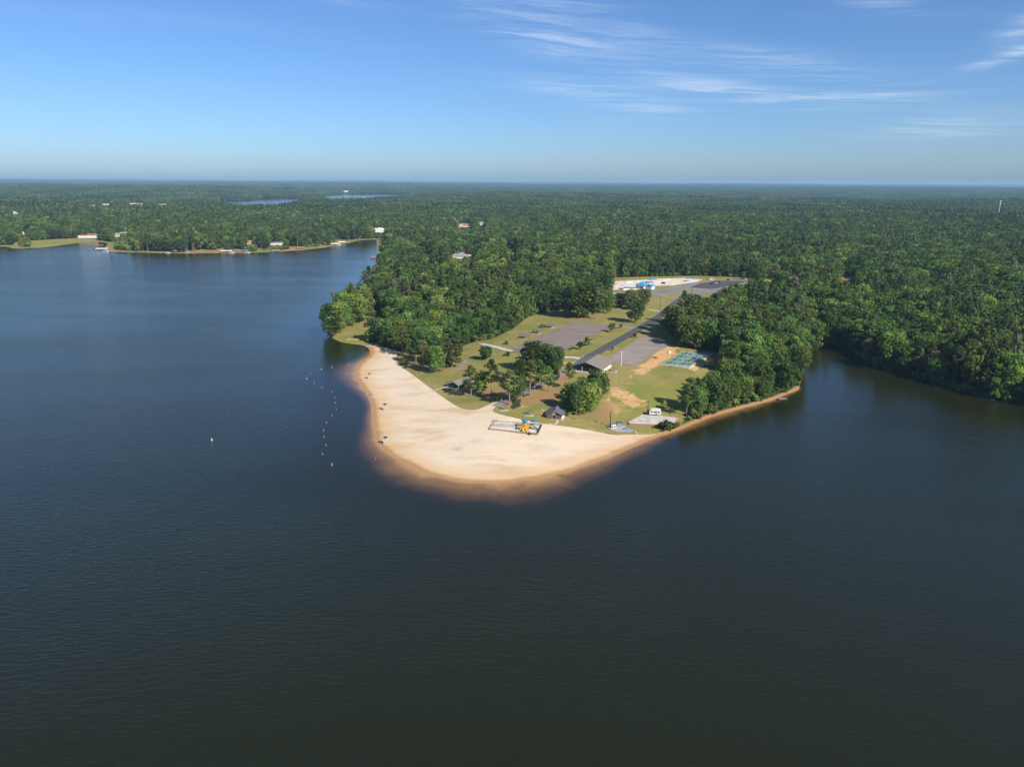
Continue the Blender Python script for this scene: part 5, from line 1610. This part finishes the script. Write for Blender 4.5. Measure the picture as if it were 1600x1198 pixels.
slide((.4, -2.4, 1.5), (2.6, -5.2, .25), M_YEL, .95); slide((-.9, -2.4, 1.5), (.4, -5.4, .25), M_YEL, .95); slide((3.4, 1.0, 1.5), (6.0, .2, .25), M_BLUE); slide((-2.1, 2.0, 1.9), (-5.6, 1.4, .25), M_BLUE)
mb = MB()
for k in range(6): mb.bar((-3.9, -2.4 + k * .05, .2 + k * .26), (-3.9, -1.0, .2 + k * .26), .04)
mb.bar((-3.9, -2.4, 0), (-3.7, -2.4, 1.6), .05).bar((-3.9, -1.0, 0), (-3.7, -1.0, 1.6), .05).build('ladder', M_STEEL, t)
mb = MB()
for k in range(5): mb.bar((-3.4 - .02 * k, -1 + .5 * k, 2.9), (-6.2, -1 + .5 * k, 2.7), .05)
mb.bar((-6.2, -1, -.1), (-6.2, -1, 2.8), .06).bar((-6.2, 1, -.1), (-6.2, 1, 2.8), .06).build('monkey_bars', M_STEEL, t)

ps = at(783, 667)
t = thing('swing_set', 'grey steel swing set at the empty end of the playground', 'swing set', ps + [0, 0, .1], ax)
for x in (-3.4, 0, 3.4):
    MB().bar((x, -1.3, -.1), (x, 0, 2.6), .07).bar((x, 1.3, -.1), (x, 0, 2.6), .07).build('frame', M_STEEL, t)
MB().bar((-3.5, 0, 2.6), (3.5, 0, 2.6), .07).build('top_bar', M_STEEL, t)
for x in (-2.4, -1.1, 1.1, 2.4):
    sw = MB().box(x, 0, .5, .5, .2, .06).build('seat', M_BLUE, t)
    MB().bar((x - .22, 0, .5), (x - .22, 0, 2.6), .025, None, 4).bar((x + .22, 0, .5), (x + .22, 0, 2.6), .025, None, 4).build('chain', M_STEEL, sw)
for (x, y, lab) in [(827.5, 679.6, 'dark litter bin at the seaward timber of the playground'), (772.5, 659.5, 'low dark spring rider frame at the corner of the playground')]:
    p = at(x, y)
    if 'bin' in lab:
        t = thing('litter_bin', lab, 'bin', p); MB().bar((0, 0, -.1), (0, 0, 1.1), .45, .48, 10).build('drum', M_POLE, t); MB().bar((0, 0, 1.1), (0, 0, 1.3), .5, .2, 10).build('lid', M_RUBBER, t)
    else:
        t = thing('spring_rider', lab, 'playground ride', p)
        MB().bar((-1.2, 0, 0), (-1.2, 0, 1.2), .08).bar((1.2, 0, 0), (1.2, 0, 1.2), .08).bar((-1.2, 0, 1.2), (1.2, 0, 1.2), .08).build('frame', M_POLE, t)
        MB().box(0, 0, .5, 1.0, .35, .15).build('seat', M_POLE, t)


# ------------------------------------------------------------------ lifeguard chairs along the waterline
def lifeguard(px_, py_, label, src=None):
    p = at(px_, py_)
    if src is not None:
        c = copy_tree(src); c.location = p; c['label'] = label; return c
    t = thing('lifeguard_chair', label, 'lifeguard chair', p, -.5, 'lifeguard chairs along the beach')
    for sx in (-1, 1):
        for sy in (-1, 1):
            MB().bar((sx * 1.0, sy * .9, -.2), (sx * .62, sy * .55, 1.9), .06).build('leg', M_DULLWHITE, t)
            MB().bar((sx * .62, sy * .55, 1.9), (sx * .62, sy * .55, 3.4), .04).build('roof_post', M_DULLWHITE, t)
    MB().box(0, 0, 1.85, 1.25, 1.15, .08).build('platform', M_DULLWHITE, t)
    MB().box(0, .15, 2.25, 1.0, .55, .09).build('seat', M_DULLWHITE, t)
    MB().box(0, .48, 2.25, 1.0, .08, .75).build('backrest', M_DULLWHITE, t)
    MB().box(0, 0, 3.38, 1.9, 1.8, .1, 0, .9).build('roof', M_RUBBER, t)
    mb = MB()
    for k in range(5): mb.bar((-.35, -1.05 + k * .07, .3 + k * .36), (.35, -1.05 + k * .07, .3 + k * .36), .04)
    mb.bar((-.38, -1.15, 0), (-.38, -.7, 1.9), .05).bar((.38, -1.15, 0), (.38, -.7, 1.9), .05).build('ladder', M_DULLWHITE, t)
    MB().bar((.85, -.1, .9), (.85, .55, 1.15), .10).build('rescue_float', M_REDP, t)
    return t


lg = lifeguard(602.5, 694, 'white lifeguard chair nearest the outer curve of the beach')
lifeguard(602, 641, 'white lifeguard chair in the middle of the three along the sand', lg)
lifeguard(577.5, 592, 'white lifeguard chair at the narrow inland end of the beach', lg)


def boat(px_, py_, rot, L_, label, m, canopy=None, water=True, group=None, name='boat'):
    p = at(px_, py_) if not water else np.array([*at0([(px_, py_)])[0], 0.0])
    t = thing(name, label, 'boat', p, rot, group)
    w_ = L_ * .36
    sec = [(-.5, .42, .50), (-.2, .5, .5), (.2, .46, .55), (.42, .2, .62), (.5, .02, .68)]
    mb = MB(); V = []
    for f, b_, z_ in sec: V += [(f * L_, -b_ * w_, z_ * L_ * .14 + .1), (f * L_, -b_ * w_ * .6, -.25), (f * L_, b_ * w_ * .6, -.25), (f * L_, b_ * w_, z_ * L_ * .14 + .1)]
    F_ = [(k * 4 + i, k * 4 + i + 1, k * 4 + 5 + i, k * 4 + 4 + i) for k in range(4) for i in range(3)] + [(3, 2, 1, 0)]
    mb.add(V, F_).build('hull', m, t)
    MB().add([(f * L_ * .97, s * b_ * w_ * .92, z_ * L_ * .12) for f, b_, z_ in sec for s in (-1, 1)], [(2 * k, 2 * k + 2, 2 * k + 3, 2 * k + 1) for k in range(4)]).build('deck', M_WHITE if m != M_WHITE else M_STEEL, t)
    MB().box(-L_ * .05, 0, .3, .5, w_ * .8, .35).build('seat', M_BROWNWOOD, t)
    MB().box(-L_ * .52, 0, -.1, .35, .4, .9).build('motor', M_RUBBER, t)
    if canopy is not None:
        c = MB().box(-L_ * .05, 0, 2.1, L_ * .5, w_ * .95, .1, 0, .92).build('canopy', canopy, t)
        for sx in (-.28, .18):
            for sy in (-.4, .4): MB().bar((sx * L_, sy * w_, .4), (sx * L_, sy * w_, 2.15), .04).build('canopy_post', M_STEEL, t)
    return t


boat(577, 617.3, 2.6, 3.4, 'small white boat with a dark motor drawn up at the bend of the waterline', M_WHITE, None, False)
boat(619, 547.5, .3, 4.2, 'white boat lying in the shade at the wooded end of the beach', M_WHITE, None, False)

# ------------------------------------------------------------------ swimming buoys
BU = [(493, 70), (323, 93), (213, 115), (97, 157), (62, 213), (138, 258), (219, 305), (326, 348), (357, 405), (357, 465), (370, 530), (325, 600), (267, 672), (237, 750), (240, 820), (260, 905), (227, 1000), (323, 1112), (775, 1048)]
bsrc = None
N_ = len(BU)
for i, (bx, by) in enumerate(BU):
    q = at0([(470 + bx / 6.656, 560 + by / 6.656)])[0]
    red = i not in (1, 2, 4)
    lab = {18: 'red buoy standing alone in the brown shallows close to the sand', 17: 'largest red buoy at the outer end of the swimming line', 0: 'small red buoy at the shallows nearest the grass spit'}.get(i)
    names = {1: 'white buoy nearest the grass spit, at the inner end of the buoy line', 2: 'white buoy second from the grass spit end of the line', 3: 'faded red buoy beside the outermost white one', 4: 'white buoy farthest out where the line bends',
             5: 'red buoy just after the bend of the line', 6: 'second red buoy after the bend of the line', 7: 'third red buoy after the bend, off the narrow beach', 8: 'upper red buoy of the straight row off the first lifeguard chair',
             9: 'middle red buoy of the straight row off the first lifeguard chair', 10: 'lowest red buoy of the straight row, closest of the line to the sand', 11: 'red buoy level with the middle lifeguard chair', 12: 'red buoy just below the one level with the middle chair',
             13: 'red buoy halfway between the middle and the outer lifeguard chair', 14: 'red buoy slightly farther down the line than halfway between the chairs', 15: 'red buoy level with the outer lifeguard chair', 16: 'next to last red buoy at the outer end of the line'}
    if lab is None: lab = names[i]
    t = thing('buoy', lab, 'buoy', (*q, 0), rng.uniform(0, 6), 'swimming buoys off the beach')
    s = .8 if i == 17 else .52
    mm = M_BUOYRED if red else M_WHITE
    MB().bar((0, 0, -.3), (0, 0, .35 * s), .36 * s, .42 * s, 10).build('float', mm, t)
    MB().bar((0, 0, .35 * s), (0, 0, 1.35 * s), .20 * s, .13 * s, 10).build('marker', mm, t)
    MB().bar((0, 0, 1.35 * s), (0, 0, 1.5 * s), .15 * s, .05, 8).build('cap', M_WHITE, t)
q = at0([(331, 688)])[0]
t = thing('buoy', 'single white buoy far out on the open lake', 'buoy', (*q, 0))
MB().bar((0, 0, -.3), (0, 0, .35), .34, .40, 10).build('float', M_DULLWHITE, t); MB().bar((0, 0, .35), (0, 0, 1.2), .2, .14, 10).build('marker', M_DULLWHITE, t)

# ------------------------------------------------------------------ concrete pad, wall, camper trailer
PAD = np.array([at(*q)[:2] for q in ((981, 661), (1004, 648), (1030, 650.5), (1060, 656), (1053, 667), (1034, 667), (984, 663.5))])
zpad = float(zat(PAD).max()) + .25
t = thing('concrete_pad', 'pale worn concrete pad with brick edging below the grass slope', 'concrete pad', (*PAD[0], 0))
MB().prism([tuple(p - PAD[0]) for p in PAD], zpad - .3, zpad).build('slab', mat('pale_worn_concrete', (0.47, 0.435, 0.39), .9, .15, .25), t)
RW = thing('retaining_wall', 'low red brown brick wall holding up the concrete pad', 'wall', (*PAD[0], 0))
for i in range(len(PAD)):
    p, q = PAD[i], PAD[(i + 1) % len(PAD)]
    if i == 1: continue
    d = q - p; L_ = float(np.hypot(*d)); n_ = max(1, int(L_ / 1.3)); an = math.atan2(d[1], d[0])
    zg = min(float(zat([p])[0]), float(zat([q])[0]))
    for k in range(n_):
        m_ = p + d * (k + .5) / n_ - PAD[0]
        MB().box(0, 0, 0, L_ / n_ - .03, .38, zpad - zg + .55).build('block', M_BRICK, RW, (m_[0], m_[1], zg - .4), an)
for (x, y, lab) in [(1002, 660, 'flat dark steel hatch on the concrete pad nearest the pump yard'), (1012, 661, 'flat dark steel hatch on the concrete pad in front of the trailer')]:
    p = at(x, y); t = thing('hatch', lab, 'hatch', (p[0], p[1], zpad), .1); MB().box(0, 0, 0, 1.9, 1.1, .1).build('lid', M_WOOD, t); MB().box(0, 0, .1, .4, .1, .08).build('handle', M_STEEL, t)
o, a, w = frame((1014.5, 650), (1032.5, 651.5))
t = thing('camper_trailer', 'white camper trailer with a rounded roof parked behind the concrete pad', 'trailer', (o[0], o[1], zpad), a)
L_, D_ = 5.8, 2.7
prof = [(0, .5), (.0, 2.3), (.45, 2.85), (1.4, 3.1), (L_ - 1.2, 3.1), (L_ - .3, 2.8), (L_, 2.2), (L_, .5)]
mb = MB(); n_ = len(prof)
mb.add([(x, 0, z) for x, z in prof] + [(x, D_, z) for x, z in prof], [tuple(range(n_)), tuple(range(2 * n_ - 1, n_ - 1, -1))] + [(i, n_ + i, n_ + (i + 1) % n_, (i + 1) % n_) for i in range(n_)]).build('body', M_DULLWHITE, t)
for x in (.7, 2.2, 4.3): MB().box(x + .4, -.03, 1.5, .9, .07, .7).build('window', M_GLASS, t)
MB().box(3.5, -.03, .55, .75, .07, 1.9).build('door', HM['slate'], t)
MB().box(-.6, D_ / 2, .5, 1.1, 2.3, 1.5).build('front_locker', M_RUBBER, t)
MB().bar((-2.2, D_ / 2, .5), (0, D_ / 2, .5), .07).build('tow_bar', M_STEEL, t)
for x in (2.4, 3.3):
    for y in (.05, D_ - .05):
        wl_ = MB().bar((x, y - .12, .36), (x, y + .12, .36), .36, None, 12).build('wheel', M_RUBBER, t)
        MB().bar((x, y - .14, .36), (x, y + .14, .36), .18, None, 10).build('hub', M_STEEL, wl_)
MB().box(L_ / 2, D_ / 2, .42, L_ - .2, D_ - .3, .1).build('chassis', M_POLE, t)
p = at(1035, 651.5)
t = thing('stone_pile', 'low pile of dark stones beside the white camper trailer', 'stones', (p[0], p[1], zpad - .2))
for k in range(9):
    s = rng.uniform(.35, .8); MB().box(0, 0, -.2, s * 1.3, s, s * .9, 0, .7).build('stone', M_WOOD, t, (k * .75 + rng.uniform(-.3, .3), rng.uniform(-.8, .8), 0), rng.uniform(0, 3))

# ------------------------------------------------------------------ pump yard behind the sand
YA = [at(*q)[:2] for q in ((949.5, 668.5), (955, 664), (963, 664.5), (977, 665), (991, 673), (985, 676), (963, 676), (954, 672))]
drape('gravel_yard', np.array(YA), M_GRAVEL, .14, 3)
t = thing('yard_fence', 'low dark chain-link fence round the pump yard', 'fence', (*YA[0], 0))
for i in range(len(YA)):
    p, q = YA[i], YA[(i + 1) % len(YA)]
    n_ = max(1, int(np.hypot(*(q - p)) / 2.2)); z0 = float(zat([p])[0]); z1 = float(zat([q])[0])
    rl = MB(); P_, Q_ = p - YA[0], q - YA[0]
    for hh in (.15, .6, 1.05, 1.5): rl.bar((*P_, z0 + hh), (*Q_, z1 + hh), .035, None, 4)
    rl.build('rail', M_STEEL, t)
    for k in range(n_):
        m_ = P_ + (Q_ - P_) * k / n_; zz_ = z0 + (z1 - z0) * k / n_
        MB().bar((0, 0, -.3), (0, 0, 1.6), .05, None, 5).build('post', M_STEEL, t, (m_[0], m_[1], zz_))
o, a, w = frame((963.5, 666.5), (972, 667))
t = thing('pump_shed', 'small grey shed with a flat dark roof in the pump yard', 'shed', o + [0, 0, .1], a)
MB().walls(w, 2.4, 0, 1.9, .15).build('wall', HM['slate'], t); MB().box(w / 2, 1.2, 1.9, w + .5, 2.9, .18).build('roof', M_SLATE, t); MB().box(w / 2, -.03, .05, .9, .08, 1.7).build('door', M_STEEL, t)
p = at(958.5, 669)
t = thing('control_cabinet', 'white control cabinet with dark vents at the foot of the utility pole', 'cabinet', p + [0, 0, .15], .1)
MB().box(0, 0, 0, 2.2, 1.3, 1.9).build('body', M_WHITE, t)
for sx in (-.55, .55): MB().box(sx, -.67, .4, .75, .06, .8).build('vent', M_DARK, t)
MB().box(0, 0, 1.9, 2.4, 1.5, .1).build('roof', M_STEEL, t)
p = at(978, 671)
t = thing('water_tank', 'small blue tank lying in the pump yard', 'tank', p + [0, 0, .2], .2)
MB().bar((-1.0, 0, .4), (1.0, 0, .4), .4, None, 12).build('shell', M_BLUE, t); MB().box(-.6, 0, -.15, .2, .7, .3).build('foot', M_CONC, t); MB().box(.6, 0, -.15, .2, .7, .3).build('foot', M_CONC, t)
for (x, y) in ((934, 661), (937, 662.5), (941, 666), (992, 675.5), (995, 677)):
    p = at(x, y); s = rng.uniform(.6, 1.0)
    q = MB().box(0, 0, -.3, s * 1.5, s * 1.1, s, 0, .65).build('boulder', M_CONC if x > 980 else M_WOOD, None, p, rng.uniform(0, 3))
    setp(q, {934: 'grey boulder nearest the thicket on the way to the pump yard', 937: 'grey boulder in the middle between thicket and pump yard', 941: 'grey boulder at the sand edge between thicket and pump yard', 992: 'pale boulder against the tip of the pump yard', 995: 'pale boulder on the sand beyond the pump yard tip'}[x], 'boulder', 'boulders at the sand end of the yard' if x > 980 else 'boulders below the thicket')


# ------------------------------------------------------------------ docks
def dock(px_, py_, rot, L_, w_, label, roof=None, group=None, rail=False):
    q = at0([(px_, py_)])[0]
    t = thing('dock', label, 'dock', (*q, 0), rot, group)
    n_ = max(3, int(L_ / .9))
    if L_ < 14:
        for k in range(n_): MB().box(-L_ / 2 + L_ * (k + .5) / n_, 0, .55, L_ / n_ - .05, w_, .1).build('plank', M_WOOD, t)
    else: MB().box(0, 0, .55, L_, w_, .12).build('deck', M_WOOD, t)
    for sx in (-.45, 0, .45):
        for sy in (-.46, .46): MB().bar((sx * L_, sy * w_, -2.5), (sx * L_, sy * w_, 2.7 if roof else .95), .11).build('post', M_POLE, t)
    if roof: MB().gable(w_, L_ * .95, 2.7, .8, .4, .14, -w_ / 2, -L_ * .475).build('roof', roof, t).rotation_euler = (0, 0, math.pi / 2)
    return t


dock(1222, 624.5, .15, 5.0, 2.6, 'small weathered jetty at the tip of the wooded point')
DK = [(155, 385.5, .1, 14, 5, 'red', 'dock with a red roof off the far wooded point'), (160, 391, .1, 20, 6, 'white', 'long pale boat dock at the tip of the far wooded point'), (212, 394.8, .9, 9, 4, None, 'small dock below the far wooded point'),
      (275, 394.5, 1.1, 12, 6, 'redbrown', 'covered dock with a brown roof in the far bank shade'), (286, 394, 1.1, 14, 6, 'slate', 'grey roofed dock next to the brown one'), (354, 394.5, .3, 18, 7, 'white', 'white roofed boat dock against the brown bank'),
      (380, 394, .3, 18, 6, 'slate', 'grey boat dock beyond the white roofed one'), (430, 393.5, .8, 14, 6, 'slate', 'boat dock below the long low white house'), (470, 389.5, .3, 16, 6, 'red', 'red roofed boat dock on the far lawn'),
      (512, 385.5, .5, 14, 5, None, 'low dock where the far lawn ends'), (523, 383, .5, 20, 7, 'white', 'white roofed double dock at the mouth of the narrow inlet'), (534, 380.5, .5, 14, 6, 'white', 'white dock further into the narrow inlet'),
      (549, 378.5, .4, 10, 5, None, 'plain dock deep in the narrow inlet'), (583, 404, .4, 8, 4, 'redbrown', 'small brown dock on the near side of the inlet')]
for (x, y, r_, L_, w_, rf, lab) in DK: dock(x, y, r_, L_, w_, lab, HM[rf] if rf else None, 'boat docks on the far banks')
for (x, y, r_, L_, m_, lab) in [(150, 388, .3, 8, M_REDP, 'red and white boat moored off the far wooded point'), (165, 392.5, .2, 9, M_WHITE, 'white boat moored beside the long pale dock'), (262, 395.5, .4, 7, M_WHITE, 'white boat beside the brown roofed dock'),
                                (293, 394.9, .5, 8, M_WHITE, 'white boat in front of the grey roofed dock'), (362, 395.6, .2, 8, M_WHITE, 'white boat beside the white roofed dock'), (386, 395, .2, 9, M_WHITE, 'white pontoon boat by the grey dock'),
                                (529, 383.5, .3, 8, M_WHITE, 'white boat at the double dock of the narrow inlet'), (425, 394.6, .3, 7, M_BLUE, 'blue boat below the long low white house')]:
    boat(x, y, r_, L_, lab, m_, M_WHITE if m_ == M_WHITE else M_SLATE, True, 'boats moored at the far docks')

# ------------------------------------------------------------------ the pool ground behind the park
o, a, w = frame((993, 450.5), (1006, 452))
t = thing('pool_house', 'white pool house with a bright blue hipped roof', 'pool house', o + [0, 0, .2], a)
MB().box(w / 2, 6, -1.5, w + 3, 15, 1.5).build('foundation', M_CONC, t)
MB().walls(w, 12, 0, 3.6).build('wall', M_WHITE, t); MB().hip(w, 12, 3.6, 3.4, 1.4).build('roof', M_BLUEROOF, t)
for x in (.2, .5, .8): MB().box(w * x, -.05, 1.0, 1.6, .1, 1.5).build('window', M_GLASS, t)
MB().box(w * .65, -.05, 0, 1.2, .12, 2.2).build('door', M_DARK, t)
MB().walls(6, 7, 0, 3.2, .2, w + 1.5, 3).build('side_wing', M_WHITE, t); MB().gable(6, 7, 3.2, 1.6, .5, .2, w + 1.5, 3).build('wing_roof', M_BLUEROOF, t)
o, a, w = frame((974, 452.5), (992, 453))
t = thing('bath_house', 'long white bath house with a pale grey roof next to the blue roofed one', 'bath house', o + [0, 0, .2], a)
MB().walls(w, 8, 0, 3.0).build('wall', M_WHITE, t); r = MB().gable(8, w, 3.0, 1.6, .6); r.v = [(y, 8 - x, z) for x, y, z in r.v]; r.build('roof', mat('pale_metal_roof', (.42, .45, .48), .5, .1, 1), t)
for x in np.linspace(.1, .9, 6): MB().box(w * x, -.05, 1.2, 1.3, .1, 1.1).build('window', M_GLASS, t)


def shade(px_, py_, w_, l_, h_, m_, label):
    p = at(px_, py_); t = thing('shade_canopy', label, 'canopy', p, .3, 'shade canopies round the pool')
    MB().hip(w_, l_, h_, 1.3, .1, -w_ / 2, -l_ / 2).build('fabric', m_, t)
    for sx in (-.47, .47):
        for sy in (-.47, .47): MB().bar((sx * w_, sy * l_, -.2), (sx * w_, sy * l_, h_), .09).build('post', M_WHITE, t)


shade(953, 448.5, 12, 9, 3.2, M_BLUE, 'blue shade canopy on the pool terrace'); shade(982, 446.5, 8, 7, 3.4, M_WHITE, 'pale shade canopy behind the bath house')
shade(1019, 441.5, 10, 8, 3.2, M_BLUEROOF, 'blue shade canopy beyond the pool house'); shade(1076, 439.5, 7, 6, 3.0, M_BLUEROOF, 'small blue canopy at the pale end of the terrace')
p = at(957, 442.5)
t = thing('water_slide', 'tall yellow water slide on the pool terrace', 'water slide', p, .5)
MB().box(0, 0, 4.0, 2, 2, .2).build('platform', M_YEL, t)
for sx in (-.9, .9):
    for sy in (-.9, .9): MB().bar((sx, sy, 0), (sx, sy, 5.2), .1).build('post', M_STEEL, t)
slide((1, 0, 4.1), (8, -3, .4), M_YEL, 1.0); slide((-1, 0, 4.1), (-7, -3, .4), M_BLUE, 1.0)
PL = [at(*q)[:2] for q in ((956, 461.5), (962, 458), (977, 459), (971, 463.5))]
drape('pool_deck', ribbon(np.array([(PL[0] + PL[3]) / 2, (PL[1] + PL[2]) / 2]), 15), M_PALE, .25, 4)
t = thing('swimming_pool', 'small blue swimming pool with a white rim behind the dark trees', 'pool', (*PL[0], float(zat(PL).max()) + .3))
MB().prism([tuple(p - PL[0]) for p in PL], -.4, .1).build('rim', M_WHITE, t)
c_ = sum(PL) / 4
mw, nn_, ll_, bb_ = nt('pool_water'); bb_.inputs['Base Color'].default_value = (.03, .16, .26, 1); bb_.inputs['Roughness'].default_value = .08
MB().prism([tuple((p - c_) * .9 + c_ - PL[0]) for p in PL], -.3, .13).build('water_surface', mw, t)


def car(px_, py_, rot, m_, label, van=False):
    p = at(px_, py_); t = thing('parked_car', label, 'car', p + [0, 0, .15], rot, 'cars on the distant car park')
    MB().box(0, 0, .35, 4.6, 1.85, .6, 0, .96).build('body', m_, t)
    MB().box(-.2, 0, .95, 2.9 if not van else 3.9, 1.7, .6 if not van else .95, 0, .8).build('cabin', M_GLASS, t)
    for sx in (-1.4, 1.4):
        for sy in (-.85, .85): MB().bar((sx, sy - .1, .34), (sx, sy + .1, .34), .34, None, 10).build('wheel', M_RUBBER, t)


M_CBLK = mat('black_car_paint', (.02, .021, .024), .25, .1, 1); M_CWHT = mat('white_car_paint', (.7, .7, .7), .25, .05, 1); M_CSIL = mat('silver_car_paint', (.4, .41, .42), .3, .05, 1)
for (x, y, r_, m_, lab, v_) in [(1112, 443.8, .9, M_CBLK, 'black car first in the row on the distant dark car park', False), (1118.5, 442.8, .9, M_CWHT, 'white van between two dark cars on the distant car park', True), (1124, 441.6, .9, M_CBLK, 'black car beyond the white van', False),
                                (1138, 438, .7, M_CBLK, 'black car alone at the far edge of the distant car park', False), (1036.5, 443.5, .4, M_CBLK, 'dark pickup on the pale pool terrace', True), (1094, 470, .9, M_CWHT, 'white car half hidden by trees below the distant car park', True),
                                (1099, 468, .9, M_CSIL, 'silver car behind the half hidden white one', False), (1088, 473, .9, M_CWHT, 'white car at the near end of the half hidden row', False)]:
    car(x, y, r_, m_, lab, v_)
o, a, w = frame((1108, 437.3), (1117, 437.6))
t = thing('block_hut', 'long low tan block hut at the edge of the distant car park', 'hut', o, a)
MB().walls(w, 4, 0, 2.6).build('wall', HM['tan'], t); MB().box(w / 2, 2, 2.6, w + .6, 4.6, .25).build('roof', M_SHINGLE, t); MB().box(w * .3, -.05, 0, 1.1, .1, 2.0).build('door', M_WHITE, t)

# ------------------------------------------------------------------ radio mast far on the right
p = at(1560.5, 332); h = top_height(1560.5, 332, 313.5)
t = thing('radio_mast', 'white radio mast standing out of the forest near the horizon', 'mast', p)
for k in range(3):
    q = 2.1 * k
    MB().bar((2.2 * math.cos(q), 2.2 * math.sin(q), 0), (.5 * math.cos(q), .5 * math.sin(q), h), .38, .25, 5).build('leg', M_WHITE, t)
mb = MB()
for z in np.arange(4, h, 6.0):
    f = z / h; r_ = 2.2 + (.5 - 2.2) * f
    for k in range(3): mb.bar((r_ * math.cos(2.1 * k), r_ * math.sin(2.1 * k), z), (r_ * math.cos(2.1 * k + 2.1), r_ * math.sin(2.1 * k + 2.1), z + 4), .14, None, 4)
b_ = mb.build('bracing', M_WHITE, t); b_['kind'] = 'stuff'
for z in (h * .72, h - 1.5): MB().bar((-3.0, 0, z), (3.0, 0, z), .9, None, 6).build('antenna', M_WHITE, t)

# ------------------------------------------------------------------ air
mh = bpy.data.materials.new('haze'); mh.use_nodes = True
n, l = mh.node_tree.nodes, mh.node_tree.links
n.clear()
ho = n.new('ShaderNodeOutputMaterial'); hv = n.new('ShaderNodeVolumePrincipled')
hv.inputs['Color'].default_value = (0.40, 0.66, 0.93, 1)
hv.inputs['Density'].default_value = HAZE_DENSITY
hv.inputs['Anisotropy'].default_value = 0.0
l.new(hv.outputs[0], ho.inputs['Volume'])
top = max(float(G_Z.max()) + 40.0, CAM_H + 8.0)
hz = MB().box(0, 17000, -5.0, 66000, 37400, top + 5.0).build('haze', mh)
hz['kind'] = 'stuff'
